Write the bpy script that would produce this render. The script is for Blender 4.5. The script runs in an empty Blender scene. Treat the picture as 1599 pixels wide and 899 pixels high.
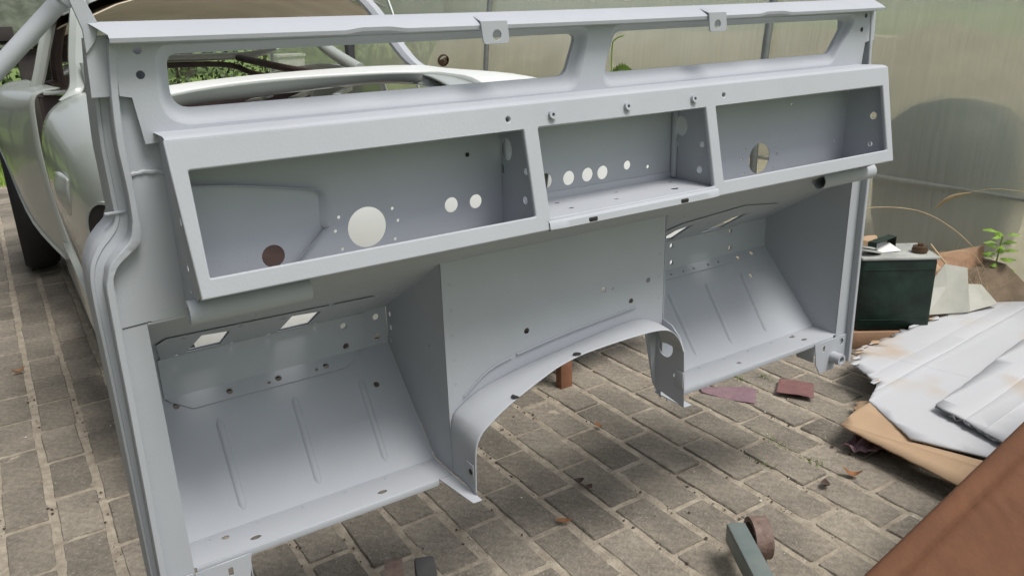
import bpy, bmesh, math, random
from mathutils import Vector, Matrix, noise
random.seed(7)
S = bpy.context.scene
COL = S.collection
R_ = math.radians
# ------------------------------------------------------------------ camera, sky, sun, exposure
cd = bpy.data.cameras.new('camera'); cam = bpy.data.objects.new('camera', cd); COL.objects.link(cam)
cd.sensor_width = 36.0; cd.lens = 1250.0 / 1599.0 * 36.0; cd.clip_start = 0.02; cd.clip_end = 400
RI, DN, FW = (0.83817, -0.54459, -0.02986), (-0.20143, -0.25821, -0.94486), (0.50685, 0.79797, -0.32612)
M = Matrix(((RI[0], -DN[0], -FW[0], -0.8813), (RI[1], -DN[1], -FW[1], -1.0232), (RI[2], -DN[2], -FW[2], 1.1707), (0, 0, 0, 1)))
cam.matrix_world = M
S.camera = cam
SUN_EL, SUN_AZ = R_(63), R_(158)          # azimuth measured clockwise from +Y
w = bpy.data.worlds.new('World'); S.world = w; w.use_nodes = True
wn = w.node_tree.nodes; sky = wn.new('ShaderNodeTexSky'); sky.sky_type = 'NISHITA'; sky.sun_disc = False
sky.sun_elevation = SUN_EL; sky.sun_rotation = SUN_AZ; sky.air_density = 1.0; sky.dust_density = 3.0; sky.ozone_density = 1.0
hs = wn.new('ShaderNodeHueSaturation'); hs.inputs['Saturation'].default_value = 0.33
w.node_tree.links.new(sky.outputs[0], hs.inputs['Color']); w.node_tree.links.new(hs.outputs[0], wn['Background'].inputs['Color'])
wn['Background'].inputs['Strength'].default_value = 0.082
sd = bpy.data.lights.new('sun', 'SUN'); sd.energy = 1.5; sd.angle = R_(22); sd.color = (1, 0.96, 0.9)
so = bpy.data.objects.new('sun', sd); COL.objects.link(so)
sdir = Vector((math.sin(SUN_AZ) * math.cos(SUN_EL), math.cos(SUN_AZ) * math.cos(SUN_EL), math.sin(SUN_EL)))
so.rotation_euler = sdir.to_track_quat('Z', 'Y').to_euler(); so.location = sdir * 20
vs = S.view_settings; vs.view_transform = 'Standard'; vs.look = 'None'; vs.gamma = 1; vs.exposure = 0.87
S.cycles.use_denoising = True
S.cycles.max_bounces = 8

# ------------------------------------------------------------------ materials
def mat(name, col, rough=0.6, var=0.0, scale=8.0, bump=0.0, bscale=60.0, col2=None, metal=0.0, spec=0.5, rnd=0.0, detail=5.0, coat=0.0):
    m = bpy.data.materials.new(name); m.use_nodes = True; nt = m.node_tree; n = nt.nodes; L = nt.links
    b = n['Principled BSDF']; b.inputs['Roughness'].default_value = rough; b.inputs['Metallic'].default_value = metal
    b.inputs['Specular IOR Level'].default_value = spec; b.inputs['Coat Weight'].default_value = coat
    b.inputs['Base Color'].default_value = (*col, 1)
    tc = n.new('ShaderNodeTexCoord')
    out = None
    if var > 0 or col2:
        t = n.new('ShaderNodeTexNoise'); t.inputs['Scale'].default_value = scale; t.inputs['Detail'].default_value = detail; t.inputs['Roughness'].default_value = 0.6
        L.new(tc.outputs['Object'], t.inputs['Vector'])
        r = n.new('ShaderNodeValToRGB'); r.color_ramp.elements[0].position = 0.3; r.color_ramp.elements[1].position = 0.7
        c2 = col2 if col2 else tuple(min(1, c * (1 + var)) for c in col)
        c1 = col if col2 else tuple(c * (1 - var) for c in col)
        r.color_ramp.elements[0].color = (*c1, 1); r.color_ramp.elements[1].color = (*c2, 1)
        L.new(t.outputs['Fac'], r.inputs['Fac']); out = r.outputs['Color']
    if rnd > 0:
        oi = n.new('ShaderNodeObjectInfo'); ge = n.new('ShaderNodeNewGeometry')
        ad = n.new('ShaderNodeMath'); ad.operation = 'ADD'; L.new(oi.outputs['Random'], ad.inputs[0]); L.new(ge.outputs['Random Per Island'], ad.inputs[1])
        fr = n.new('ShaderNodeMath'); fr.operation = 'FRACT'; L.new(ad.outputs[0], fr.inputs[0])
        mr = n.new('ShaderNodeMapRange'); mr.inputs['To Min'].default_value = 1 - rnd; mr.inputs['To Max'].default_value = 1 + rnd
        L.new(fr.outputs[0], mr.inputs['Value'])
        mx = n.new('ShaderNodeMix'); mx.data_type = 'RGBA'; mx.blend_type = 'MULTIPLY'; mx.inputs['Factor'].default_value = 1
        if out is None:
            rg = n.new('ShaderNodeRGB'); rg.outputs[0].default_value = (*col, 1); out = rg.outputs[0]
        L.new(out, mx.inputs['A']); L.new(mr.outputs[0], mx.inputs['B']); out = mx.outputs['Result']
    if out is not None: L.new(out, b.inputs['Base Color'])
    if bump > 0:
        t2 = n.new('ShaderNodeTexNoise'); t2.inputs['Scale'].default_value = bscale; t2.inputs['Detail'].default_value = 4
        L.new(tc.outputs['Object'], t2.inputs['Vector'])
        bp = n.new('ShaderNodeBump'); bp.inputs['Strength'].default_value = bump; bp.inputs['Distance'].default_value = 0.005
        L.new(t2.outputs['Fac'], bp.inputs['Height']); L.new(bp.outputs[0], b.inputs['Normal'])
    return m

PRIM = mat('grey_primer', (0.412, 0.432, 0.466), 0.66, 0.045, 4, 0.06, 240, spec=0.22)
CARW = mat('pale_body_paint', (0.37, 0.40, 0.375), 0.26, 0.03, 3, spec=0.5, coat=0.4)  # toned down: shade of the side-facing wing put into the colour
CARN = mat('lit_body_paint', (0.72, 0.74, 0.72), 0.35, 0.03, 3)  # same body, whitened: bright light on nose and scuttle put into the colour
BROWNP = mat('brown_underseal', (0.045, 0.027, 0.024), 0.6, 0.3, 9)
HEADL = mat('beige_roof_lining', (0.72, 0.62, 0.47), 0.7, 0.1, 5)
RUBB = mat('tyre_rubber', (0.018, 0.018, 0.019), 0.7, 0.2, 40, 0.3, 90)
CHRO = mat('chrome', (0.7, 0.7, 0.72), 0.18, metal=1.0)
DARK = mat('dark_void_paint', (0.02, 0.018, 0.017), 0.8)
SAND = mat('joint_sand', (0.43, 0.38, 0.30), 0.95, 0, 30, 1.0, 160, col2=(0.24, 0.20, 0.155), detail=9)
GRASSM = mat('grass_green', (0.15, 0.25, 0.03), 0.7, 0, 3, col2=(0.30, 0.42, 0.07), rnd=0.35)
SOIL = mat('lawn_soil', (0.10, 0.16, 0.03), 0.9, 0, 2, col2=(0.18, 0.26, 0.06))
CARD = mat('brown_cardboard', (0.128, 0.054, 0.025), 0.9, 0.16, 14, 0.25, 110)
CARDL = mat('tan_cardboard', (0.42, 0.29, 0.18), 0.8, 0.08, 6, 0.15, 30)
CANG = mat('dark_green_paint', (0.004, 0.010, 0.007), 0.5, 0, 14, 0.3, 24, col2=(0.014, 0.036, 0.025), spec=.35)
CANT = mat('worn_grey_green_lid', (0.42, 0.43, 0.40), 0.6, 0, 12, 0.1, 30, col2=(0.24, 0.25, 0.23))
BRASS = mat('tarnished_brass', (0.12, 0.075, 0.045), 0.5, 0.25, 30, 0.2, 60, metal=0.6)
WOOD = mat('weathered_wood', (0.33, 0.20, 0.12), 0.8, 0.25, 12, 0.3, 30)
WOODR = mat('reddish_wood', (0.25, 0.115, 0.065), 0.8, 0.25, 14, 0.3, 30)
DARKW = mat('dark_timber', (0.035, 0.03, 0.027), 0.8, 0.3, 8, 0.3, 20)
MOSS = mat('mossy_fibre_cement', (0.12, 0.135, 0.10), 0.9, 0, 6, 0.6, 20, col2=(0.045, 0.06, 0.03))
HOIST = mat('teal_grey_paint', (0.115, 0.155, 0.155), 0.5, 0, 11, 0.15, 40, col2=(0.19, 0.21, 0.20))
RUST = mat('rusty_iron', (0.13, 0.085, 0.07), 0.75, 0, 60, 0.5, 80, col2=(0.24, 0.17, 0.14))
STONE = mat('rubble_stone', (0.36, 0.33, 0.29), 0.9, 0.2, 14, 0.6, 40, rnd=0.25)
SHARD = mat('cream_plastic', (0.40, 0.40, 0.35), 0.5, 0.12, 8)
DRY = mat('dry_straw', (0.52, 0.40, 0.23), 0.8, 0.15, 20)
LEAFG = mat('fresh_green_leaf', (0.20, 0.34, 0.04), 0.5, 0.2, 12, rnd=0.25)
LEAFD = mat('hedge_leaf', (0.055, 0.09, 0.02), 0.6, 0.3, 2, rnd=0.5)
AUT = mat('autumn_leaf', (0.25, 0.11, 0.045), 0.7, 0.3, 60)
DEADL = mat('dark_dead_leaf', (0.07, 0.045, 0.035), 0.8, 0.2, 40)
SPAP = mat('maroon_sandpaper', (0.185, 0.092, 0.088), 0.9, 0.15, 40, 0.3, 300)
SPAPV = mat('violet_sandpaper', (0.21, 0.135, 0.155), 0.9, 0.12, 40, 0.3, 300)
POLE = mat('galvanised_pole', (0.26, 0.28, 0.27), 0.45, 0.15, 10, metal=0.4)
BARK = mat('bark', (0.10, 0.075, 0.055), 0.9, 0.3, 8, 0.6, 12)
BARR = mat('dark_green_barrel', (0.02, 0.04, 0.032), 0.6)
WHITEB = mat('white_box_paint', (0.75, 0.75, 0.73), 0.5)
BEIGE = mat('dry_straw_bedding', (0.68, 0.61, 0.47), 0.9, 0.2, 4, 0.4, 20)

def paver_mat():
    m = mat('concrete_paver', (0.222, 0.199, 0.165), 0.92, 0.30, 60, 1.0, 150, rnd=0.2, detail=8)
    nt = m.node_tree; n = nt.nodes; L = nt.links
    b = n['Principled BSDF']; src = b.inputs['Base Color'].links[0].from_socket
    ge = n.new('ShaderNodeNewGeometry')
    t = n.new('ShaderNodeTexNoise'); t.inputs['Scale'].default_value = 5; t.inputs['Detail'].default_value = 6; L.new(ge.outputs['Position'], t.inputs['Vector'])
    r = n.new('ShaderNodeValToRGB'); r.color_ramp.elements[0].position = 0.3; r.color_ramp.elements[1].position = 0.72
    r.color_ramp.elements[0].color = (0.66, 0.65, 0.64, 1); r.color_ramp.elements[1].color = (1.25, 1.23, 1.18, 1)
    L.new(t.outputs['Fac'], r.inputs['Fac'])
    mx = n.new('ShaderNodeMix'); mx.data_type = 'RGBA'; mx.blend_type = 'MULTIPLY'; mx.inputs['Factor'].default_value = 1
    L.new(src, mx.inputs['A']); L.new(r.outputs[0], mx.inputs['B'])
    # speckles of pale grit and over-sprayed primer dust
    t3 = n.new('ShaderNodeTexNoise'); t3.inputs['Scale'].default_value = 140; t3.inputs['Detail'].default_value = 2; L.new(ge.outputs['Position'], t3.inputs['Vector'])
    r3 = n.new('ShaderNodeValToRGB'); r3.color_ramp.elements[0].position = 0.61; r3.color_ramp.elements[1].position = 0.72
    L.new(t3.outputs['Fac'], r3.inputs['Fac'])
    mx2 = n.new('ShaderNodeMix'); mx2.data_type = 'RGBA'; L.new(r3.outputs[0], mx2.inputs['Factor'])
    L.new(mx.outputs['Result'], mx2.inputs['A']); mx2.inputs['B'].default_value = (0.29, 0.265, 0.225, 1)
    L.new(mx2.outputs['Result'], b.inputs['Base Color'])
    return m
PAVE = paver_mat()

def white_card_mat():
    m = mat('overspray_white_cardboard', (0.62, 0.63, 0.64), 0.65, 0, 3, 0.1, 30)
    nt = m.node_tree; n = nt.nodes; L = nt.links; b = n['Principled BSDF']
    tc = n.new('ShaderNodeTexCoord')
    t = n.new('ShaderNodeTexNoise'); t.inputs['Scale'].default_value = 3.2; t.inputs['Detail'].default_value = 3; L.new(tc.outputs['Object'], t.inputs['Vector'])
    r = n.new('ShaderNodeValToRGB'); r.color_ramp.elements[0].position = 0.30; r.color_ramp.elements[1].position = 0.42
    r.color_ramp.elements[0].color = (0.45, 0.38, 0.31, 1); r.color_ramp.elements[1].color = (0.47, 0.48, 0.50, 1)
    L.new(t.outputs['Fac'], r.inputs['Fac']); L.new(r.outputs[0], b.inputs['Base Color'])
    wv = n.new('ShaderNodeTexWave'); wv.inputs['Scale'].default_value = 34; wv.inputs['Distortion'].default_value = 0.6
    mp = n.new('ShaderNodeMapping'); mp.inputs['Rotation'].default_value[2] = R_(95); L.new(tc.outputs['Object'], mp.inputs['Vector']); L.new(mp.outputs[0], wv.inputs['Vector'])
    bp = n.new('ShaderNodeBump'); bp.inputs['Strength'].default_value = 0.045; bp.inputs['Distance'].default_value = 0.004
    L.new(wv.outputs['Fac'], bp.inputs['Height']); L.new(bp.outputs[0], b.inputs['Normal'])
    return m
WCARD = white_card_mat()

def film_mat():
    m = bpy.data.materials.new('cloudy_polythene'); m.use_nodes = True; nt = m.node_tree; n = nt.nodes; L = nt.links
    n.remove(n['Principled BSDF']); o = n['Material Output']
    tc = n.new('ShaderNodeTexCoord')
    mp = n.new('ShaderNodeMapping'); mp.inputs['Scale'].default_value = (9, 26, 0.45); L.new(tc.outputs['Object'], mp.inputs['Vector'])
    t = n.new('ShaderNodeTexNoise'); t.inputs['Scale'].default_value = 2.0; t.inputs['Detail'].default_value = 6; L.new(mp.outputs[0], t.inputs['Vector'])
    r = n.new('ShaderNodeValToRGB'); r.color_ramp.elements[0].position = 0.3; r.color_ramp.elements[1].position = 0.75
    r.color_ramp.elements[0].color = (0.70, 0.75, 0.70, 1); r.color_ramp.elements[1].color = (0.86, 0.89, 0.85, 1); L.new(t.outputs['Fac'], r.inputs['Fac'])
    df = n.new('ShaderNodeBsdfDiffuse'); L.new(r.outputs[0], df.inputs['Color'])
    tl = n.new('ShaderNodeBsdfTranslucent'); L.new(r.outputs[0], tl.inputs['Color'])
    rf = n.new('ShaderNodeBsdfRefraction'); rf.inputs['IOR'].default_value = 1.18; rf.inputs['Roughness'].default_value = 0.42; rf.inputs['Color'].default_value = (0.93, 0.94, 0.90, 1)
    gl = n.new('ShaderNodeBsdfGlossy'); gl.inputs['Roughness'].default_value = 0.22
    m1 = n.new('ShaderNodeMixShader'); m1.inputs[0].default_value = 0.7; L.new(df.outputs[0], m1.inputs[1]); L.new(tl.outputs[0], m1.inputs[2])
    m2 = n.new('ShaderNodeMixShader'); m2.inputs[0].default_value = 0.46; L.new(m1.outputs[0], m2.inputs[1]); L.new(rf.outputs[0], m2.inputs[2])
    tp = n.new('ShaderNodeBsdfTransparent'); tp.inputs['Color'].default_value = (.95, .95, .9, 1); m4 = n.new('ShaderNodeMixShader'); m4.inputs[0].default_value = 0.40; L.new(m2.outputs[0], m4.inputs[1]); L.new(tp.outputs[0], m4.inputs[2])
    m3 = n.new('ShaderNodeMixShader'); m3.inputs[0].default_value = 0.2; L.new(m4.outputs[0], m3.inputs[1]); L.new(gl.outputs[0], m3.inputs[2])
    bp = n.new('ShaderNodeBump'); bp.inputs['Strength'].default_value = 0.10; bp.inputs['Distance'].default_value = 0.05
    L.new(t.outputs['Fac'], bp.inputs['Height'])
    for q in (df, tl, gl): L.new(bp.outputs[0], q.inputs['Normal'])
    L.new(m3.outputs[0], o.inputs['Surface'])
    return m
FILM = film_mat()

# ------------------------------------------------------------------ mesh helpers
def link(name, me, m=None, parent=None, smooth=False, loc=None):
    o = bpy.data.objects.new(name, me); COL.objects.link(o)
    if m and not me.materials: me.materials.append(m)
    if smooth:
        for p in me.polygons: p.use_smooth = True
    if loc is not None: o.location = loc
    if parent is not None: put(o, parent)
    return o
def world_loc(o):
    v = Vector(o.location)
    while o.parent: o = o.parent; v = v + Vector(o.location) if False else v
    return v
def put(o, parent):
    o.parent = parent
    root = parent
    T = Matrix.Identity(4)
    chain = []
    while root is not None: chain.append(root); root = root.parent
    for c in reversed(chain): T = T @ c.matrix_parent_inverse @ c.matrix_basis
    o.matrix_parent_inverse = T.inverted()
def mesh(name, v, f, m, parent=None, smooth=False, loc=None):
    me = bpy.data.meshes.new(name); me.from_pydata([tuple(x) for x in v], [], f); me.update()
    return link(name, me, m, parent, smooth, loc)
def from_bm(name, bm, m, parent=None, smooth=False, loc=None):
    me = bpy.data.meshes.new(name); bm.to_mesh(me); bm.free(); return link(name, me, m, parent, smooth, loc)
def autosmooth(o, ang=35):
    for p in o.data.polygons: p.use_smooth = True
    try: o.data.set_sharp_from_angle(angle=R_(ang))
    except Exception: pass
    return o
def thing(name, label, cat, loc=(0, 0, 0), group=None):
    o = bpy.data.objects.new(name, None); COL.objects.link(o); o.location = loc; o.empty_display_size = 0.1
    return tag(o, label, cat, group)
def tag(o, label, cat, group=None):
    o['label'] = label; o['category'] = cat
    if group: o['group'] = group
    return o
def circ(u, v, r, rv=None, n=18):
    rv = rv or r
    return [(u + r * math.cos(2 * math.pi * i / n), v + rv * math.sin(2 * math.pi * i / n)) for i in range(n)]
def rpoly(pts, rad, seg=5):
    out = []; n = len(pts)
    for i in range(n):
        p0, p1, p2 = Vector(pts[i - 1]), Vector(pts[i]), Vector(pts[(i + 1) % n])
        a = (p0 - p1).normalized(); b = (p2 - p1).normalized()
        ang = a.angle(b); r = rad[i] if isinstance(rad, (list, tuple)) else rad
        d = min(r / math.tan(ang / 2), (p0 - p1).length * 0.49, (p2 - p1).length * 0.49)
        A = p1 + a * d; B = p1 + b * d
        for k in range(seg + 1):
            t = k / seg; q = (1 - t) ** 2 * A + 2 * t * (1 - t) * p1 + t * t * B; out.append((q.x, q.y))
    return out
def sheet_mesh(outline, holes, O, U, V, thick, bevel=0.0):
    cu = bpy.data.curves.new('c', 'CURVE'); cu.dimensions = '2D'; cu.fill_mode = 'BOTH'; cu.extrude = max(thick / 2 - bevel, 0.0001); cu.bevel_depth = bevel; cu.bevel_resolution = 1
    for pl in [outline] + holes:
        s = cu.splines.new('POLY'); s.points.add(len(pl) - 1); s.use_cyclic_u = True
        for q, p in zip(s.points, pl): q.co = (p[0], p[1], 0, 1)
    ob = bpy.data.objects.new('c', cu); COL.objects.link(ob)
    bpy.context.view_layer.update()
    me = bpy.data.meshes.new_from_object(ob.evaluated_get(bpy.context.evaluated_depsgraph_get()))
    bpy.data.objects.remove(ob); bpy.data.curves.remove(cu)
    O, U, V = Vector(O), Vector(U).normalized(), Vector(V).normalized(); N = U.cross(V)
    for vv in me.vertices:
        c = vv.co.copy(); vv.co = O + U * c.x + V * c.y + N * c.z
    me.materials.clear(); me.update(); return me
def sheet(name, outline, holes, O, U, V, thick, m, parent=None, bevel=0.0):
    me = sheet_mesh(outline, holes, O, U, V, thick, bevel); me.name = name
    bm = bmesh.new(); bm.from_mesh(me); bmesh.ops.remove_doubles(bm, verts=bm.verts, dist=1e-5); bmesh.ops.recalc_face_normals(bm, faces=bm.faces); bm.to_mesh(me); bm.free()
    return link(name, me, m, parent)
def box_bm(bm, c, s, rot=None, bev=0.0):
    r = bmesh.ops.create_cube(bm, size=1.0); vs_ = r['verts']
    bmesh.ops.scale(bm, vec=s, verts=vs_)
    if bev > 0:
        es = list({e for v in vs_ for e in v.link_edges}); rr = bmesh.ops.bevel(bm, geom=es, offset=bev, segments=2, affect='EDGES', profile=0.5); vs_ = list({v for f in rr['faces'] for v in f.verts} | {v for v in vs_ if v.is_valid})
    if rot: bmesh.ops.rotate(bm, cent=(0, 0, 0), matrix=rot, verts=vs_)
    bmesh.ops.translate(bm, vec=c, verts=vs_)
def box(name, c, s, m, parent=None, rot=None, bev=0.002):
    bm = bmesh.new(); box_bm(bm, c, s, rot, bev); return autosmooth(from_bm(name, bm, m, parent), 40)
def sweep(name, prof, path, m, parent=None, closed=False, smooth=True):
    """prof: list of per-station point lists already in 3D -> skin between stations"""
    v = []; f = []; k = len(prof[0])
    for st in prof: v += st
    for i in range(len(prof) - 1):
        for j in range(k if closed else k - 1):
            a = i * k + j; b = i * k + (j + 1) % k; f.append((a, b, b + k, a + k))
    if closed: f.append(tuple(range(k - 1, -1, -1))); f.append(tuple(range((len(prof) - 1) * k, len(prof) * k)))
    o = mesh(name, v, f, m, parent)
    bm = bmesh.new(); bm.from_mesh(o.data); bmesh.ops.recalc_face_normals(bm, faces=bm.faces); bm.to_mesh(o.data); bm.free()
    if smooth: autosmooth(o, 40)
    return o
def tube(name, pts, rad, m, parent=None, seg=14, flat=1.0, capped=True, ri=None):
    st = []; n = len(pts); rads = rad if isinstance(rad, (list, tuple)) else [rad] * n
    up = Vector((0.13, 0.21, 0.97)); P = [Vector(p) for p in pts]
    for i in range(n):
        d = (P[min(i + 1, n - 1)] - P[max(i - 1, 0)]).normalized()
        a = d.cross(up)
        if a.length < 0.05: a = d.cross(Vector((1, 0, 0)))
        a.normalize(); b = a.cross(d)
        st.append([P[i] + (a * math.cos(2 * math.pi * k / seg) + b * flat * math.sin(2 * math.pi * k / seg)) * rads[i] for k in range(seg)])
    return sweep(name, st, None, m, parent, closed=True) if capped else None
def pipe(name, a, b, ro, ri, m, parent=None, seg=24):
    a, b = Vector(a), Vector(b); d = (b - a).normalized(); x = d.orthogonal().normalized(); y = d.cross(x); v = []; f = []
    for P, r in ((a, ro), (b, ro), (b, ri), (a, ri)):
        v += [P + (x * math.cos(2 * math.pi * k / seg) + y * math.sin(2 * math.pi * k / seg)) * r for k in range(seg)]
    for q in range(4):
        for k in range(seg):
            f.append((q * seg + k, q * seg + (k + 1) % seg, ((q + 1) % 4) * seg + (k + 1) % seg, ((q + 1) % 4) * seg + k))
    o = mesh(name, v, f, m, parent)
    bm = bmesh.new(); bm.from_mesh(o.data); bmesh.ops.recalc_face_normals(bm, faces=bm.faces); bm.to_mesh(o.data); bm.free()
    return autosmooth(o, 40)
def smoothpath(pts, n=6):
    P = [Vector(p) for p in pts]; out = []
    for i in range(len(P) - 1):
        p0 = P[max(i - 1, 0)]; p1 = P[i]; p2 = P[i + 1]; p3 = P[min(i + 2, len(P) - 1)]
        for k in range(n):
            t = k / n; out.append(0.5 * ((2 * p1) + (p2 - p0) * t + (2 * p0 - 5 * p1 + 4 * p2 - p3) * t * t + (3 * p1 - p0 - 3 * p2 + p3) * t ** 3))
    out.append(P[-1]); return out
def rock(name, c, r, m, parent=None, flat=0.6, seed=0):
    bm = bmesh.new(); bmesh.ops.create_icosphere(bm, subdivisions=2, radius=1)
    for v in bm.verts:
        n1 = noise.noise(v.co * 1.4 + Vector((seed * 7.1, seed, 3))); k = 1 + 0.45 * n1
        v.co = Vector((v.co.x * r[0] * k, v.co.y * r[1] * k, v.co.z * r[2] * k)) + Vector(c)
    return autosmooth(from_bm(name, bm, m, parent), 28)

# ------------------------------------------------------------------ ground: sand bed, pavers, lawn
def kind(o, k): o['kind'] = k; return o
bed = kind(mesh('pavement', [(-4.0, -1.6, -0.0045), (4.5, -1.6, -0.0045), (4.5, 6.4, -0.0045), (-4.0, 6.4, -0.0045)], [(0, 1, 2, 3)], SAND), 'structure')
nx = 40; gv = []; gf = []
for j in range(nx + 1):
    for i in range(nx + 1):
        x = -40 + 90 * i / nx; y = 6.4 + 60 * (j / nx) ** 1.5
        gv.append((x, y, -0.012 + 0.03 * noise.noise(Vector((x * .4, y * .4, 0))) * min(1, (y - 6.4))))
for j in range(nx):
    for i in range(nx):
        a = j * (nx + 1) + i; gf.append((a, a + 1, a + nx + 2, a + nx + 1))
kind(mesh('lawn', gv, gf, SOIL, smooth=True), 'structure')
kind(mesh('ground', [(-80, -60, -0.03), (90, -60, -0.03), (90, 90, -0.03), (-80, 90, -0.03)], [(0, 1, 2, 3)], SOIL), 'structure')

def paver_mesh(seed):
    rr = random.Random(seed); L2, W2 = 0.1035, 0.0482
    cs = [(-W2, -L2), (W2, -L2), (W2, L2), (-W2, L2)]; out = []
    chip = rr.randrange(12)
    for i in range(4):
        a = Vector(cs[i]); b = Vector(cs[(i + 1) % 4]); d = (b - a).normalized(); n_ = Vector((-d.y, d.x)); k = 3 if i % 2 == 0 else 5
        pd = (Vector(cs[i]) - Vector(cs[i - 1])).normalized(); c_ = rr.uniform(.002, .005) * (2.2 if chip == i else 1)
        out.append(a - pd * c_); out.append(a + d * c_)
        for t in range(1, k): out.append(a.lerp(b, t / k) + n_ * rr.uniform(-.0008, .0016))
    m_ = len(out); v = []; f = []
    tilt = (rr.uniform(-.016, .016), rr.uniform(-.010, .010))
    for q in out: v.append((q.x, q.y, -0.03))
    for q in out: v.append((q.x, q.y, -0.0032 + tilt[0] * q.x + tilt[1] * q.y))
    for q in out: v.append((q.x - math.copysign(.0026, q.x), q.y - math.copysign(.0026, q.y), tilt[0] * q.x + tilt[1] * q.y + rr.uniform(-.0003, .0003)))
    for i in range(m_):
        j = (i + 1) % m_; f.append((i, j, j + m_, i + m_)); f.append((i + m_, j + m_, j + 2 * m_, i + 2 * m_))
    f.append(tuple(range(2 * m_, 3 * m_)))
    return v, f
PV = [paver_mesh(s) for s in range(14)]
PME = []
for v, f in PV:
    me = bpy.data.meshes.new('paver'); me.from_pydata(v, [], f); me.materials.append(PAVE); me.update()
    for p in me.polygons: p.use_smooth = True
    me.set_sharp_from_angle(angle=R_(38)); PME.append(me)
MI = M.inverted(); FPX = 1250.0
def px(P):
    c = MI @ Vector(P); return (799.5 + FPX * c.x / -c.z, 449.5 - FPX * c.y / -c.z, -c.z) if c.z < -0.05 else None
cands = []; rest = []
rg = random.Random(3)
for k in range(-32, 33):
    x0 = 0.215 + 0.116 * k + 0.058; off = (0.30 if k % 2 == 0 else 0.195) + rg.uniform(-.018, .018)
    for j in range(-8, 29):
        yc = off + 0.219 * j + 0.11 + rg.uniform(-.004, .004)
        if not (-1.5 < yc < 6.25 and x0 < 2.35): continue
        P = (x0 + rg.uniform(-.003, .003), yc, rg.uniform(-.003, .002)); q = px(P)
        it = (P, rg.uniform(-.02, .02), rg.randrange(len(PV)))
        vis = q is not None and -60 < q[0] < 1660 and -10 < q[1] < 960
        if vis and yc > -0.45:
            # parts of the view that the bulkhead and car hide
            hid = (q[0] > 240 and q[1] < 520 and q[0] < 1300) or (330 < q[0] < 690 and q[1] < 860 - (q[0] - 390) * 0.36) or (q[0] > 150 and q[1] < 500 and q[0] < 1340) or (q[0] > 1420 and q[1] < 620)
            cands.append((hid, q[2], it))
        else: rest.append(it)
cands.sort(key=lambda c: (c[0], c[1]))
for h, d, (P, rz, vi) in cands[:300]:
    o = bpy.data.objects.new('paver', PME[vi]); COL.objects.link(o); o.location = P; o.rotation_euler = (0, 0, rz + (math.pi if rg.random() < .5 else 0)); o.parent = bed
rest += [c[2] for c in cands[300:]]
v = []; f = []
for P, rz, vi in rest:
    b0 = len(v); cz, sz = math.cos(rz), math.sin(rz)
    for q in PV[vi][0]: v.append((P[0] + q[0] * cz - q[1] * sz, P[1] + q[0] * sz + q[1] * cz, P[2] + q[2]))
    for q in PV[vi][1]: f.append(tuple(b0 + i for i in q))
o = kind(mesh('far_pavers', v, f, PAVE, bed), 'stuff'); autosmooth(o, 38)
# loose sand heaped unevenly in the joints close to the camera
v = []; f = []; nx_, ny_ = 400, 320
for j in range(ny_ + 1):
    for i in range(nx_ + 1):
        x = -1.5 + 3.2 * i / nx_; y = -.45 + 2.5 * j / ny_
        d = abs(((x - .215) / .116 + .5) % 1 - .5) * .116
        n1 = noise.noise(Vector((x * 16, y * 16, 0))); n2 = noise.noise(Vector((x * 55, y * 55, 4))); n3 = noise.noise(Vector((x * 150, y * 150, 9)))
        z = -.0052 + .0035 * n1 + .0016 * n2 + .0010 * n3 + (.0022 + .003 * max(0, n1)) * max(0, 1 - d / .016)
        v.append((x, y, z))
for j in range(ny_):
    for i in range(nx_): a = j * (nx_ + 1) + i; f.append((a, a + 1, a + nx_ + 2, a + nx_ + 1))
kind(mesh('joint_sand', v, f, SAND, None, True), 'stuff')
# grit lying in the joints
v = []; f = []
rg = random.Random(11)
def grit(P, r):
    b0 = len(v)
    for d in ((1, 0, 0), (-1, 0, 0), (0, 1, 0), (0, -1, 0), (0, 0, 1), (0, 0, -1)):
        v.append((P[0] + d[0] * r * rg.uniform(.6, 1.3), P[1] + d[1] * r * rg.uniform(.6, 1.3), P[2] + d[2] * r * rg.uniform(.4, .9)))
    for a in ((0, 2, 4), (2, 1, 4), (1, 3, 4), (3, 0, 4), (2, 0, 5), (1, 2, 5), (3, 1, 5), (0, 3, 5)): f.append(tuple(b0 + i for i in a))
for i in range(9000):
    k = rg.randint(-14, 16); y = -0.4 + 3.6 * rg.random() ** 1.4
    grit((0.215 + 0.116 * k + rg.gauss(0, .006), y, -0.004 + rg.random() * .002), 0.0008 + 0.0028 * rg.random() ** 4)
kind(mesh('joint_grit', v, f, STONE), 'stuff')
# grass blades at the near edge of the lawn
v = []; f = []
rg = random.Random(5)
for i in range(26000):
    y = 6.3 + 9 * rg.random() ** 1.7; x = rg.uniform(-2.5, 6)
    h = rg.uniform(.03, .08) * (1 + (y - 6) * .06); a = rg.uniform(0, 6.28); wd = .004 + .002 * (y - 6); b0 = len(v)
    dx, dy = math.cos(a) * wd, math.sin(a) * wd; lx, ly = rg.gauss(0, .02), rg.gauss(0, .02)
    v += [(x - dx, y - dy, -.01), (x + dx, y + dy, -.01), (x + lx, y + ly, h)]; f.append((b0, b0 + 1, b0 + 2))
kind(mesh('grass', v, f, GRASSM), 'stuff')

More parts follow.
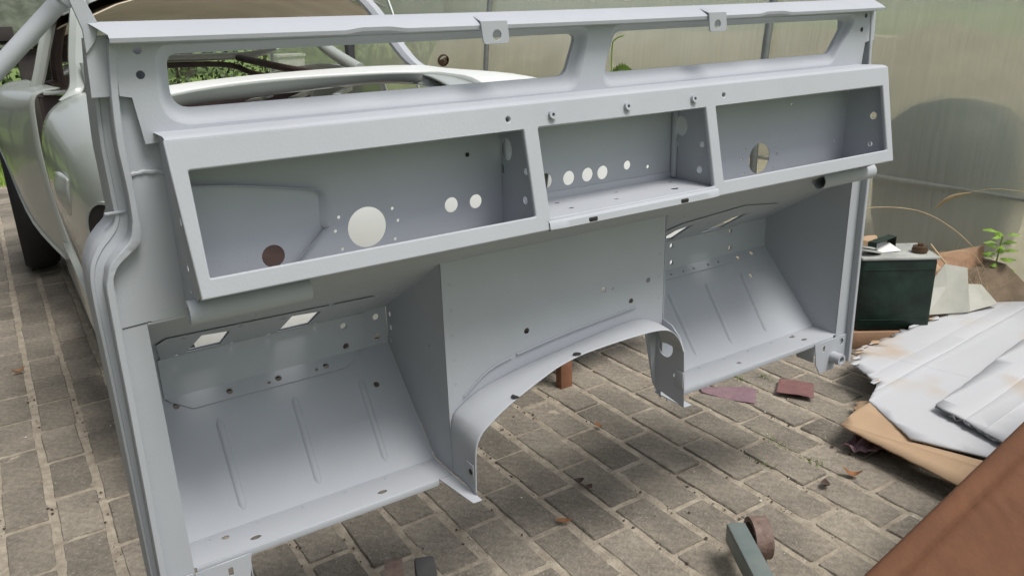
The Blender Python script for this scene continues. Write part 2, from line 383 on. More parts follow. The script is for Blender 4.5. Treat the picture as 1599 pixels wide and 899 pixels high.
# ------------------------------------------------------------------ the bulkhead
ZO = 1.04
BK = thing('vehicle_bulkhead', 'grey primed steel vehicle bulkhead with dashboard bays and two footwells', 'bulkhead', (0, 0.1, 0.28))
def W(p): return (p[0], p[1], p[2] + ZO)
def bsheet(name, outline, holes, O, U, V, thick=0.002, bevel=0.0, parent=None, m=PRIM):
    return sheet(name, outline, holes, W(O), U, V, thick, m, parent or BK, bevel)
X, Y, Z = (1, 0, 0), (0, 1, 0), (0, 0, 1)

# vent panel with two recessed openings
inL = rpoly([(-.678, .093), (-.682, .026), (-.060, .026), (-.034, .093)], [.014, .026, .022, .012], 8)
ouL = rpoly([(-.694, .106), (-.700, .006), (-.044, .003), (-.017, .106)], [.024, .04, .03, .02], 8)
inR = rpoly([(.047, .093), (.024, .026), (.630, .026), (.680, .094)], [.02, .012, .022, .014], 8)
ouR = rpoly([(.030, .106), (.002, .003), (.622, .005), (.702, .106)], [.026, .024, .03, .02], 8)
bsheet('vent_panel', [(-.722, -.012), (.722, -.012), (.728, .045), (.7415, .048), (.7365, .117), (-.7365, .117), (-.7415, .048), (-.728, .045)], [ouL, ouR, circ(-.713, .1, .005), circ(-.714, .071, .0052), circ(.722, .1, .005), circ(.712, .072, .0052)], (0, .07, 0), X, Z, .0016)
for iR, oR in ((inL, ouL), (inR, ouR)):
    n = len(iR); v = []; f = []
    rings = [(oR, 0.0, .0692), (oR, .22, .0705), (oR, .5, .078), (oR, .8, .0855), (oR, 1.0, .0865), (oR, 1.0, .095)]
    for _, t, yy in rings:
        for a, b in zip(oR, iR): v.append(W((a[0] + (b[0] - a[0]) * t, yy, a[1] + (b[1] - a[1]) * t)))
    for k in range(len(rings) - 1):
        for i in range(n): j = (i + 1) % n; f.append((k * n + i, k * n + j, (k + 1) * n + j, (k + 1) * n + i))
    autosmooth(mesh('vent_surround', v, f, PRIM, BK), 50)
# screen rail along the top
def notch(x):
    a = 0.0
    for c, wd in ((-.41, .022), (.405, .022)):
        t = abs(x - c)
        if t < wd: a = max(a, 1.0)
        elif t < wd + .022: a = max(a, 1 - (t - wd) / .022)
    return a
st = []
for i in range(161):
    x = -.745 + 1.49 * i / 160; k = notch(x); sag = -.003 * math.sin(math.pi * i / 160)
    z0 = .113 + sag + k * .003; y0 = .041 + k * .004
    xe = x - (.017 if i == 0 else 0)
    st.append([W(p) for p in ((xe, .100, .127 + sag), (xe, .082, .1335 + sag), (xe, .075, .1335 + sag), (x, y0 + .006, .119 + sag + k * .003), (x, y0, z0 + .002), (x, y0 + .001, z0 - .003), (x, .0685, .108 + sag), (x, .0685, .1045))])
rail = sweep('screen_rail', st, None, PRIM, BK)
for xs in ((-.247, -.2, -.22), (.222, .266, .244)):
    a, b, c = xs
    bsheet('screen_tab', rpoly([(a, .118), (a + .004, .086), (b + .002, .086), (b - .002, .118)], [.002, .006, .006, .002]), [circ(c, .098, .0082)], (0, .0385, 0), X, Z, .003, .0006)
    box('screen_tab_fold', W(((a + b) / 2, .052, .1205)), (b - a - .004, .030, .003), PRIM, BK, Matrix.Rotation(R_(18), 3, 'X'))
# dashboard
sl = math.hypot(.042, .189); DV = (0, .042, .189)
def dv(z): return z / .189 * sl
def fr(x0, x1, z0, z1, x2=None, x3=None):
    return rpoly([(x0, dv(z1)), (x2 if x2 is not None else x0, dv(z0)), (x3 if x3 is not None else x1, dv(z0)), (x1, dv(z1))], .005, 4)
hol = [fr(-.694, -.205, -.170, -.037), fr(-.183, .179, -.176, -.037), fr(.199, .692, -.170, -.037, None, .690)]
hol += [circ(-.232, dv(-.022), .006), circ(.224, dv(-.022), .006)]
bsheet('dash_frame', [(-.710, dv(-.004)), (.711, dv(-.004)), (.704, dv(-.190)), (-.705, dv(-.190))][::-1], hol, (0, .004, 0), X, DV, .009, .0022)
st = []
for x in (-.711, 0, .712):
    st.append([W(p) for p in ((x, .072, .001), (x, .012, .002), (x, .004, .0005), (x, -.0005, -.004), (x, -.002, -.010))])
sweep('dash_top', st, None, PRIM, BK)
# back panel of the bays
bh = [circ(-.435, -.169, .031, n=32), circ(-.29, -.157, .0122), circ(-.245, -.158, .0115), circ(-.58, -.187, .0165)]
bh += [circ(x, z, .0027, n=10) for x, z in ((-.478, -.147), (-.485, -.167), (-.477, -.196), (-.392, -.147), (-.384, -.167), (-.391, -.195))]
bh += [circ(-.106, -.144, .0135), circ(-.057, -.145, .0125), circ(-.016, -.1445, .0122), circ(.018, -.145, .0122), circ(.075, -.139, .0082), circ(.125, -.148, .0035)]
bh += [circ(.429, -.169, .031, n=32)] + [circ(x, z, .0027, n=10) for x, z in ((.385, -.145), (.378, -.166), (.386, -.195), (.475, -.145), (.482, -.165), (.473, -.195), (.518, -.068), (.672, -.16), (.676, -.07))]
bsheet('dash_back_panel', [(-.702, -.246), (.702, -.246), (.702, 0), (-.702, 0)], bh, (0, .08, 0), X, Z, .0015)
pipe('dark_hole_disc', W((-.257, .0793, -.081)), W((-.257, .0783, -.081)), .0036, .0002, DARK, BK, 14)  # dark disc in place of a hole; its darkness is only colour
# pressed outline on the back panel
rib = smoothpath([(-.69, .078, -.072), (-.62, .078, -.080), (-.525, .078, -.098), (-.508, .078, -.104), (-.503, .078, -.114), (-.503, .078, -.155), (-.508, .078, -.165), (-.575, .078, -.222)], 5)
tube('pressed_bead', [W(p) for p in rib], .010, PRIM, BK, seg=12, flat=.13)
# ends and dividers
endp = [(.006, -.003), (.0805, -.003), (.0805, -.247), (-.030, -.1885), (-.006, -.06)]
for sx in (-1, 1):
    bsheet('dash_end', endp if sx > 0 else endp, [circ(.018, -.104, .0062), circ(.022, -.165, .0055), circ(.030, -.199, .0035)] if sx < 0 else [circ(.014, -.102, .0078), circ(.014, -.162, .0055)], (sx * .7045, 0, 0), Y, Z, .002)
    xd = -.193 if sx < 0 else .190
    bsheet('dash_divider', [(-.002, -.03), (.0795, -.010), (.0795, -.24), (-.032, -.186)], [circ(.062, -.078, .0155, .018), circ(.075, -.111, .007), circ(.008, -.106, .0055), circ(.012, -.152, .0065)], (xd, 0, 0), Y, Z, .0018)
    box('corner_fillet', W((xd + (.004 if sx > 0 else -.004) * 0 - sx * .006, .0735, -.11)), (.011, .011, .13), PRIM, BK, bev=.005)
# small tray in the middle bay
bsheet('tray', [(-.19, -.040), (.187, -.040), (.187, .079), (-.19, .079)], [circ(-.105, .050, .0055, .004), circ(-.108, .006, .0055, .004), circ(.023, .048, .0045, .003), (circ(-.01, .009, .005, .0035)), circ(.155, .050, .005, .0035), circ(.121, .004, .0085, .006)], (0, 0, -.177), X, Y, .0016)
st = []
for x in [-.186 + .369 * i / 30 for i in range(31)]:
    e = min(1, min(x + .186, .183 - x) / .02); e = max(e, 0)
    st.append([W(p) for p in ((x, -.036, -.1765), (x, -.040 - .003 * e, -.1772), (x, -.0435 - .003 * e, -.180), (x, -.0455 - .003 * e, -.190), (x, -.043, -.193), (x, -.036, -.1925))])
lip = sweep('tray_lip', st, None, PRIM, BK)
for x in (-.104, .096): box('slot', W((x, -.0475, -.1855)), (.017, .004, .0068), DARK, BK, bev=.0018)
box('tray_flange', W((-.002, .0785, -.170)), (.37, .003, .013), PRIM, BK, bev=.001)
for i, (x, z) in enumerate(((-.153, -.0215), (-.002, -.0215), (.148, -.0215))):
    y = z * .042 / .189 - .001
    dd = Vector((0, .042, .189)).normalized(); nn = Vector((0, -.189, .042)).normalized(); c = Vector(W((x, y, z)))
    pipe('rivet_nut', c - nn * .003, c + nn * .0055, .0066, .0028, PRIM, BK)
# under-dash panel, roofs of the footwells (one slope, z falls as y grows)
RS = Vector((0, 1, -.603)).normalized(); rs = math.hypot(1, .603)
def rv(y): return (y - .083) * rs
RO = (0, .083, -.250)
bsheet('under_dash_panel', [(-.704, rv(-.033)), (-.704, rv(.081)), (.704, rv(.081)), (.704, rv(-.033))], [circ(.035, rv(.055), .003, n=8), circ(.066, rv(.055), .003, n=8), circ(.20, rv(.06), .003, n=8)], RO, X, RS, .002)
def quad(*p): return [(a, rv(b)) for a, b in p]
hl = [quad((-.684, .302), (-.672, .202), (-.626, .215), (-.628, .302)), quad((-.528, .311), (-.528, .21), (-.474, .222), (-.472, .311))]
sm = [(-.70, .195), (-.614, .197), (-.697, .308), (-.606, .311), (-.541, .215), (-.462, .202), (-.543, .311), (-.457, .312), (-.60, .155), (-.37, .22), (-.352, .20), (-.345, .207)]
bsheet('footwell_roof', quad((-.757, .081), (-.757, .320), (-.3165, .320), (-.3165, .081)), hl + [circ(a, rv(b), .0045, .0055, n=10) for a, b in sm], RO, X, RS, .002)
hr = [quad((.345, .290), (.335, .215), (.366, .19), (.405, .30)), quad((.50, .30), (.512, .215), (.552, .20), (.566, .295))]
bsheet('footwell_roof', quad((.182, .081), (.318, .320), (.757, .320), (.757, .081)), hr + [circ(a, rv(b), .0045, n=10) for a, b in ((.43, .21), (.46, .30), (.62, .21), (.61, .30), (.26, .12))], RO, X, RS, .002)
# cover plates lying on roof, back wall and toe board
plo = quad((-.726, .178), (-.738, .205), (-.722, .318), (-.385, .318), (-.362, .30), (-.385, .203))
ro2 = Vector(RO) + Vector((0, -.603, -1)).normalized() * .0034
bsheet('cover_plate', plo, hl + [circ(a, rv(b), .0045, .0055, n=10) for a, b in sm[:8]], ro2, X, RS, .0014)
bsheet('cover_plate', quad((.330, .318), (.290, .215), (.31, .17), (.45, .13), (.62, .177), (.64, .318)), hr + [circ(a, rv(b), .0045, n=10) for a, b in ((.43, .21), (.46, .30), (.61, .30))], ro2, X, RS, .0014)
def fw(sgn):
    xa, xb = (-.757, -.3165) if sgn < 0 else (.182, .762)
    # back wall
    bhs = [(-.404, -.412), (-.403, -.453), (-.338, -.410), (-.338, -.450)] if sgn < 0 else [(.423, -.407), (.425, -.449), (.623, -.405), (.625, -.449)]
    xk = xa if sgn < 0 else .318
    bsheet('footwell_back', [(xk, -.468), (xb, -.468), (xb, -.392), (xk, -.392)], [circ(a, b, .0062, n=12) for a, b in bhs], (0, .320, 0), X, Z, .002)
    # toe board, falls towards the viewer
    TD = Vector((0, -.17, -.174)); tl = TD.length
    def tv(t): return (1 - t) * tl
    th = [(-.712, .929), (-.37, .684), (-.624, .932), (-.538, .932), (-.449, .932)] if sgn < 0 else [(.648, .939), (.656, .711), (.70, .95)]
    th2 = [(-.556, .918), (-.468, .922)] if sgn < 0 else [(.415, .94), (.455, .94), (.49, .94), (.54, .94), (.575, .94)]
    bsheet('toe_board', [(xk, tv(1.0)), (xa if sgn < 0 else .222, tv(0)), (xb, tv(0)), (xb, tv(1.0))], [circ(a, tv(t), .0058, n=12) for a, t in th] + [circ(a, tv(t), .0032, n=10) for a, t in th2], (0, .320, -.467), X, TD, .002)
    TN = Vector((0, -.174, .17)).normalized()
    tb = Vector((0, .320, -.467)) + TN * .003
    if sgn < 0: pl = [(-.727, tv(1.0)), (-.72, tv(.965)), (-.687, tv(.877)), (-.415, tv(.877)), (-.392, tv(.93)), (-.375, tv(1.0))]
    else: pl = [(.33, tv(1.0)), (.325, tv(.895)), (.623, tv(.898)), (.64, tv(1.0))]
    hh = [circ(a, tv(t), .0058, n=12) for a, t in th if .9 < t < .935 and a > -.7] + [circ(a, tv(t), .0032, n=10) for a, t in th2]
    bsheet('cover_plate', pl, hh, tb, X, TD, .0016)
    b2 = [(-.727, -.4655), (-.375, -.4655), (-.362, -.43), (-.362, -.395), (-.727, -.395)] if sgn < 0 else [(.33, -.4655), (.64, -.4655), (.64, -.395), (.33, -.395)]
    bsheet('cover_plate', b2, [circ(a, b, .0062, n=12) for a, b in (bhs[:2] if sgn < 0 else bhs)], (0, .3168, 0), X, Z, .0014)
    for x0, x1 in ([(-.654, -.658), (-.522, -.530), (-.396, -.405)] if sgn < 0 else [(.382, .368), (.505, .483), (.629, .602)]):
        # pressed stiffening ribs: a raised bead
        A = Vector((x0, .320, -.467)) + TD * (1 - .775) + TN * .0005; B = Vector((x1, .320, -.467)) + TD * (1 - .08) + TN * .0005
        d = (B - A).normalized(); sx = TN.cross(d).normalized(); st = []
        Ln = (B - A).length
        for i in range(15):
            s_ = i / 14; s2 = s_ * Ln; e = min(1, math.sqrt(max(0, 1 - max(0, 1 - min(s2, Ln - s2) / .012) ** 2)) + .02)
            c = A + d * s2
            st.append([Vector(W(c + sx * (.0095 * e * u) + TN * (.0042 * e * h))) for u, h in ((-1, -.3), (-.72, .05), (-.5, .75), (-.2, 1), (.2, 1), (.5, .75), (.72, .05), (1, -.3))])
        sweep('pressed_rib', st, None, PRIM, BK)
    # sill lip
    hs_ = [(-.699, .132), (-.659, .104), (-.442, .104)] if sgn < 0 else [(.442, .107), (.669, .107), (.66, .135)]
    bsheet('sill_lip', [(xa if sgn < 0 else .190, .0825), (xb - (0 if sgn < 0 else .004), .0825), (xb - (0 if sgn < 0 else .004), .1505), (xa if sgn < 0 else .238, .1505)], [circ(a, b, .009 if i else .006, .0055, n=12) for i, (a, b) in enumerate(hs_)], (0, 0, -.6415), X, Y, .002)
    box('sill_fold', W(((xa + xb) / 2 + (-.012 if sgn < 0 else 0), .0825, -.6475)), (xb - xa - .03, .003, .012), PRIM, BK, bev=.001)
    # side walls
    wall = [(.083, -.2505), (.3195, -.392), (.3195, -.468), (.150, -.640), (.083, -.640)]
    wx = -.3145 if sgn < 0 else .7585
    bsheet('footwell_side', wall, [circ(.314, -.403, .001, n=6)] if sgn > 0 else [circ(.305, -.405, .005, n=10), circ(.304, -.432, .0055, n=10), circ(.306, -.459, .004, n=10), circ(.145, -.416, .0045, n=10)], (wx, 0, 0), Y, Z, .002)
    if sgn < 0: bsheet('footwell_side', wall, [], (-.7585, 0, 0), Y, Z, .002)
    else:
        kf = math.hypot(.1385, .237) / .237
        bsheet('footwell_side', [((a - .083) * kf, b) for a, b in wall], [], (.1795, .083, 0), (.1385, .237, 0), Z, .002)
fw(-1); fw(1)
# gearbox tunnel face and arched flange
F = [(-.3155, .0, -.6405), (-.3145, .0, -.60), (-.312, .0, -.560), (-.303, .001, -.536), (-.285, .001, -.519), (-.238, .002, -.492), (-.158, .003, -.459), (-.12, .004, -.449), (-.080, .005, -.4435), (-.016, .007, -.442), (.045, .009, -.443), (.095, .011, -.446), (.127, .012, -.4535), (.148, .013, -.4685), (.163, .014, -.489), (.172, .014, -.512)]
Cc = [(-.3145, .083, -.6405), (-.3145, .083, -.60), (-.3145, .083, -.560), (-.311, .083, -.533), (-.299, .083, -.517), (-.255, .083, -.494), (-.184, .083, -.479), (-.14, .083, -.4725), (-.099, .083, -.4675), (-.030, .083, -.459), (.05, .083, -.450), (.10, .083, -.4475), (.132, .083, -.4535), (.153, .083, -.4685), (.167, .083, -.489), (.1755, .083, -.512)]
Fs = smoothpath(F, 4); Cs = smoothpath(Cc, 4)
st = []
for a, b in zip(Fs, Cs):
    st.append([Vector(W(a.lerp(b, t) + Vector((0, 0, .0035 * math.sin(math.pi * t))))) for t in (0, .04, .35, .7, .92, 1)])
fl = sweep('tunnel_flange', st, None, PRIM, BK)
md = fl.modifiers.new('s', 'SOLIDIFY'); md.thickness = .002; md.offset = 0
crease = [(p.x, p.z) for p in Cs if p.z > -.559][::-1]
ch = [circ(a, b, .0058, n=12) for a, b in ((.024, -.368), (.093, -.406), (.136, -.372), (-.151, -.408))] + [circ(.045, -.370, .0032, n=10)]
bsheet('tunnel_face', [(-.3155, -.2505), (-.3155, -.559)] + crease[::-1] + [(.1765, -.5125), (.1765, -.2505)], ch, (0, .083, 0), X, Z, .002)
# pressed stiffening lines above the arch
for pts in ([(-.285, -.497), (-.235, -.462), (-.185, -.449)], [(-.175, -.447), (-.09, -.436), (.0, -.428), (.095, -.421), (.10, -.4205)]):
    tube('pressed_bead', [W((a, .082, b)) for a, b in [(p.x, p.y) for p in smoothpath([(q[0], q[1], 0) for q in pts], 5)]], .0055, PRIM, BK, seg=10, flat=.22)
for x, z in [(-.300, -.29 - .045 * i) for i in range(5)] + [(.165, -.28 - .045 * i) for i in range(4)]:
    pipe('spot_weld', W((x, .0822, z)), W((x, .0815, z)), .0028, .0016, PRIM, BK, 10)
for x in [-.72 + .075 * i for i in range(6)] + [.27 + .08 * i for i in range(6)]:
    pipe('spot_weld', W((x, .140, -.6405)), W((x, .140, -.6398)), .0030, .0018, PRIM, BK, 10)
leg = [(.014, -.632), (.097, -.620), (.104, -.470), (.083, -.462), (.055, -.468), (.032, -.486), (.018, -.512)]
bsheet('tunnel_leg', leg, [circ(.070, -.519, .021, .022, n=24), circ(.040, -.572, .0052, n=12)], (.1775, 0, 0), Y, Z, .002)
bsheet('leg_return', [(.154, -.474), (.1765, -.474), (.1765, -.618), (.169, -.598)][::-1], [], (0, .099, 0), X, Z, .002)
box('leg_tab', W((.1755, .028, -.574)), (.002, .024, .034), PRIM, BK, bev=.0005)
bsheet('leg_foot', [(.179, .012), (.198, .012), (.198, .100), (.179, .100)], [], (0, 0, -.633), X, Y, .002)
bsheet('foot_flange', [(-.343, .081), (-.3165, .081), (-.3145, -.016), (-.331, -.016)], [], (0, 0, -.6415), X, Y, .002)
for x, y, z, rx in ((-.092, .012, -.4475, 0), (-.226, .008, -.488, 0)): 
    pipe('flange_hole', W((x, y, z + .0035)), W((x, y, z + .0042)), .0075, .0001, DARK, BK, 14)
box('leg_tab', W((-.3165, .016, -.60)), (.0018, .024, .03), PRIM, BK, bev=.0004)
pipe('flange_hole', W((-.3177, .012, -.60)), W((-.3183, .012, -.60)), .0055, .0001, DARK, BK, 14)
# pillars
rl_ = [(-0.7438, 0.114), (-0.7512, 0.0487), (-0.7548, -0.0047), (-0.754, -0.039), (-0.753, -0.0693), (-0.7537, -0.0995), (-0.7551, -0.1118), (-0.7578, -0.1232), (-0.7633, -0.1332), (-0.7775, -0.1459), (-0.7898, -0.1605), (-0.7948, -0.174), (-0.7985, -0.1904), (-0.7991, -0.2343), (-0.8, -0.2707), (-0.801, -0.3693), (-0.8055, -0.6268), (-.807, -.72)]
rr_l = [(-0.7345, 0.114), (-0.7425, 0.0481), (-0.7455, -0.0057), (-0.745, -0.0401), (-0.7448, -0.0702), (-0.7448, -0.1008), (-0.7445, -0.1144), (-0.7461, -0.126), (-0.7503, -0.1364), (-0.7647, -0.1487), (-0.7762, -0.1575), (-0.784, -0.1687), (-0.7884, -0.184), (-0.7893, -0.2366), (-0.7906, -0.2734), (-0.7917, -0.3722), (-0.7965, -0.631), (-.798, -.72)]
ou_ = [(-0.7606, 0.1151), (-0.7671, 0.0543), (-0.7715, -0.0112), (-0.7716, -0.0416), (-0.7716, -0.075), (-0.7716, -0.102), (-0.7745, -0.1125), (-0.7808, -0.1197), (-0.7892, -0.1274), (-0.8001, -0.1403), (-0.8089, -0.1576), (-0.8129, -0.1721), (-0.8151, -0.1949), (-0.8156, -0.2465), (-0.8150, -0.2854), (-0.815, -0.3885), (-0.816, -0.6589), (-.816, -.72)]
sp_ = lambda l_: smoothpath([(a, b, 0) for a, b in l_], 4)
rp, rq, op = sp_(rl_), sp_(rr_l), sp_(ou_)
rj = random.Random(2)
for sx in (-1, 1):
    k = -sx
    st = []; sr = []
    for i in range(len(rp)):
        r0, ri, o0 = rp[i], rq[i], op[i]
        wv = .0004 * noise.noise(Vector((i * .8, sx, 1)))
        def mx_(t): return r0.lerp(o0, t)
        def w3(q, y): return Vector(W((k * q.x, y, q.y)))
        st.append([w3(r0, .0845), w3(mx_(.04), .098), w3(mx_(.55), .1005), w3(mx_(.60), .0985), w3(mx_(.85), .100), w3(mx_(1.0), .110), w3(o0, .128), w3(o0, .168)])
        sr.append([w3(r0, .0845), w3(r0 + Vector((wv, 0, 0)), 0.0680 + wv), w3(r0.lerp(ri, .12), .0666 + wv), w3(r0.lerp(ri, .85), .0666 + wv), w3(ri + Vector((wv, 0, 0)), .0680 + wv), w3(ri, .0845)])
    sweep('pillar_channel', st, None, PRIM, BK)
    sweep('door_flange', sr, None, PRIM, BK)
    face = [(k * (p.x - .003), p.y) for p in rq] 
    poly = face + [(k * -.7575, -.72), (k * -.7575, -.247), (k * -.702, -.247), (k * -.702, .040), (k * -.7295, .043), (k * -.7295, .112)]
    if sx > 0: poly = poly[::-1]
    bsheet('pillar_face', poly, [], (0, .0835, 0), X, Z, .0015)
    # upper post side, closes the end of the vent panel
    bsheet('post_cap', [(k * -.743, .048), (k * -.741, .117), (k * -.7655, .117), (k * -.771, .048)][::(1 if sx < 0 else -1)], [], (0, .080, 0), X, Z, .006, .001)
    bsheet('hole_backing', [(k * -.765, -.01), (k * -.70, -.01), (k * -.70, .112), (k * -.765, .112)][::(1 if sx < 0 else -1)], [], (0, .112, 0), X, Z, .002)  # backing added behind the vent panel holes to keep them dark
    # weld beads
    wb = [Vector((k * (-.752 + .047 * i / 14), .0825 + .0008 * rj.random(), -.052 + .0015 * rj.random() + .003 * math.sin(i * .22))) for i in range(15)]
    tube('weld_bead', [W(p) for p in wb], [.0022 + .0012 * rj.random() for _ in wb], PRIM, BK, seg=8)
    box('weld_bead', W((k * -.768, .0985, -.098)), (.026, .004, .004), PRIM, BK, bev=.0015)
    tube('seam', [W((k * -.788, .0825, -.2485)), W((k * -.752, .0825, -.2465))], .0007, DARK, BK, 6)
    # lower mounting bracket
    br = [(k * -.757, -.647), (k * -.675, -.647), (k * -.683, -.700), (k * -.700, -.728), (k * -.757, -.728)]
    if sx > 0: br = br[::-1]
    bsheet('mounting_bracket', br, [rpoly([(k * -.712, -.674), (k * -.712, -.652 - .006), (k * -.704, -.658), (k * -.704, -.674)], .003)], (0, .078, 0), X, Z, .003, .0005)
    box('bracket_side', W((k * -.677, .105, -.672)), (.003, .05, .046), PRIM, BK)
    pipe('mounting_boss', W((k * -.745, .05, -.695)), W((k * -.745, .079, -.695)), .014, .0085, PRIM, BK)
    bsheet('foot_plate', ([(k * -.76, -.647), (k * -.80, -.647), (k * -.80, -.72), (k * -.76, -.72)])[::(-1 if sx < 0 else 1)], [circ(k * -.777, -.664, .009, n=14)], (0, .080, 0), X, Z, .003)
    # screw heads on the channel
    for z in ((-.27, -.37, -.47, -.58) if sx > 0 else ()):
        pipe('screw', W((k * -.808, .1005, z)), W((k * -.808, .0975, z)), .0035, .0005, PRIM, BK, 12)
# tubes under the dash
pipe('cross_tube', W((-.716, .012, -.222)), W((-.556, .012, -.222)), .0165, .0085, PRIM, BK)
pipe('cross_tube', W((.560, .028, -.226)), W((.735, .028, -.226)), .0175, .0155, PRIM, BK)
# upright plate and strut at the top corner
bsheet('strut_plate', [(-.7675, .100), (-.757, .112), (-.750, .130), (-.761, .160), (-.781, .24), (-.797, .24), (-.775, .160), (-.7665, .125)], [], (0, .076, 0), X, Z, .006, .001)
sp0, sp1 = Vector((-.766, .115, .172)), Vector((-.861, .12, .083)); sdv = (sp1 - sp0).normalized()
tube('strut', [W(sp0 - sdv * .03), W(sp0 + sdv * .05), W(sp0 + sdv * 1.72)], .0105, PRIM, BK, seg=20)
tube('strut_sleeve', [W(sp0 - sdv * .04), W(sp0 + sdv * .006), W(sp0 + sdv * .020)], .0126, PRIM, BK, seg=20)

# wooden trestle that carries the bulkhead from behind
TR = thing('trestle', 'reddish wooden trestle leg standing behind the tunnel arch', 'trestle', (0.45, 0.9, 0))
box('leg', (0.535, 0.905, 0.12), (.045, .03, .24), WOODR, TR); box('leg', (-0.55, 0.905, 0.12), (.045, .03, .24), WOODR, TR)
box('beam', (0.2, 0.905, 0.26), (1.7, .05, .04), DARKW, TR)

# ------------------------------------------------------------------ the old car behind the bulkhead
CAR = thing('vintage_car', 'pale primed vintage coupe shell without doors or bonnet behind the bulkhead', 'car', (-0.03, 2.4, 0.0))
def patch(name, secs, m, parent, n=5, thick=.006):
    rows = [smoothpath(s, n) for s in secs]; k = len(rows[0])
    cols = [smoothpath([r[i] for r in rows], n) for i in range(k)]
    st = [[cols[i][j] for i in range(k)] for j in range(len(cols[0]))]
    o = sweep(name, st, None, m, parent)
    if thick: md_ = o.modifiers.new('s', 'SOLIDIFY'); md_.thickness = thick; md_.offset = 0
    return o
# front wing on the left: from the door edge to the headlamp
def wing(sx):
    def s(pts): return [(-.03 + sx * (p[0] + .03) * -1 if sx > 0 else p[0], p[1], p[2]) for p in pts]
    secs = [
        s([(-.50, 1.78, .975), (-.60, 1.78, .975), (-.662, 1.77, .965), (-.715, 1.76, .935), (-.745, 1.75, .89), (-.759, 1.75, .82), (-.760, 1.75, .72), (-.748, 1.75, .60), (-.722, 1.75, .45), (-.69, 1.75, .33)]),
        s([(-.48, 1.5, .965), (-.57, 1.5, .965), (-.635, 1.5, .955), (-.69, 1.5, .93), (-.728, 1.5, .88), (-.745, 1.5, .80), (-.748, 1.5, .70), (-.738, 1.5, .58), (-.725, 1.5, .45), (-.71, 1.5, .33)]),
        s([(-.44, 1.22, .925), (-.52, 1.22, .93), (-.59, 1.22, .92), (-.65, 1.22, .89), (-.692, 1.22, .84), (-.714, 1.22, .77), (-.720, 1.22, .68), (-.715, 1.22, .58), (-.71, 1.22, .48), (-.705, 1.22, .40)]),
        s([(-.42, 1.0, .85), (-.48, 1.0, .865), (-.54, 1.0, .86), (-.595, 1.0, .83), (-.635, 1.0, .785), (-.655, 1.0, .72), (-.66, 1.0, .65), (-.655, 1.0, .57), (-.65, 1.0, .50), (-.645, 1.0, .44)]),
        s([(-.41, .90, .74), (-.44, .90, .755), (-.48, .90, .75), (-.52, .90, .73), (-.55, .90, .70), (-.565, .90, .655), (-.57, .90, .61), (-.565, .90, .56), (-.56, .90, .52), (-.55, .90, .48)]),
    ]
    return patch('front_wing', secs, CARW, CAR, 4)
wing(-1); wing(1)
# side lamp plinth and round opening on the left wing
patch('lamp_plinth', [[(-.754, 1.50, .79), (-.756, 1.50, .76), (-.752, 1.50, .70)], [(-.746, 1.43, .80), (-.765, 1.43, .745), (-.744, 1.42, .685)], [(-.735, 1.36, .79), (-.738, 1.36, .75), (-.733, 1.36, .70)]], CARW, CAR, 4)
pipe('lamp_bowl', (-.690, 1.095, .695), (-.65, 1.12, .695), .070, .001, DARK, CAR, 28)
pipe('lamp_rim', (-.693, 1.093, .695), (-.655, 1.115, .695), .075, .068, CARW, CAR, 28)
# scuttle, bonnet gutter
top = [(-.64, 1.26, .985), (-.437, 1.42, 1.002), (-.117, 1.66, 1.000), (.283, 1.80, .995), (.532, 1.82, .986), (.603, 1.72, .974), (.719, 1.45, .959), (.78, 1.2, .93)]
rim = [(-.62, 1.12, .965), (-.462, 1.30, .989), (-.179, 1.45, .998), (.197, 1.58, .988), (.42, 1.58, .980), (.483, 1.48, .974), (.494, 1.30, .955), (.48, 1.05, .86)]
gut = [(-.62, 1.14, .925), (-.461, 1.32, .958), (-.170, 1.47, .958), (.196, 1.60, .956), (.40, 1.60, .950), (.455, 1.49, .940), (.465, 1.30, .905), (.455, 1.06, .82)]
gin = [(-.60, 1.18, .915), (-.45, 1.36, .950), (-.16, 1.50, .950), (.19, 1.64, .948), (.38, 1.64, .942), (.43, 1.50, .930), (.44, 1.30, .895), (.43, 1.06, .81)]
mid = [tuple((Vector(a) * .6 + Vector(b) * .4) + Vector((0, 0, .002))) for a, b in zip(rim, top)]
patch('scuttle', [top, mid, rim], CARN, CAR, 4)
patch('bonnet_gutter', [rim, gut, gin], CARW, CAR, 4)
# nose panel and luggage floor
patch('nose_panel', [[(-.20, 1.0, .84), (-.1, .98, .86), (.2, .97, .86), (.52, 1.05, .84)], [(-.20, .93, .7), (-.1, .91, .72), (.2, .90, .72), (.60, .98, .7)], [(-.20, .93, .5), (-.1, .91, .5), (.2, .90, .5), (.60, .98, .5)], [(-.2, .98, .33), (-.1, .97, .31), (.2, .96, .31), (.52, 1.02, .33)]], CARN, CAR, 4)
patch('front_valance', [[(-.66, 1.0, .50), (-.4, .96, .50), (-.205, .95, .50)], [(-.66, 1.0, .40), (-.4, .95, .40), (-.205, .94, .40)], [(-.62, 1.02, .28), (-.4, .98, .28), (-.205, .97, .28)]], CARN, CAR, 3)
BN = thing('added_pale_panel', 'added pale panel behind the bulkhead, put in so the middle dash holes show pale', 'panel', (.8, 1.0, 0))  # stand-in panel, added to make the view through the middle holes pale
patch('panel_skin', [[(.50, .89, .285), (.85, .88, .285), (1.08, .90, .285)], [(.46, .885, .6), (.85, .89, .6), (1.10, .92, .6)], [(.50, .90, .80), (.85, .93, .84), (1.06, .96, .80)]], CARN, BN, 4)
tube('panel_lip', smoothpath([(.50, .90, .80), (.85, .93, .84), (1.06, .96, .80)], 5), .008, CARW, BN, 8)
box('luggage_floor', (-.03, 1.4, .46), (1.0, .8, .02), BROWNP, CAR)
box('firewall', (-.20, 1.86, .70), (.62, .02, .46), BROWNP, CAR)
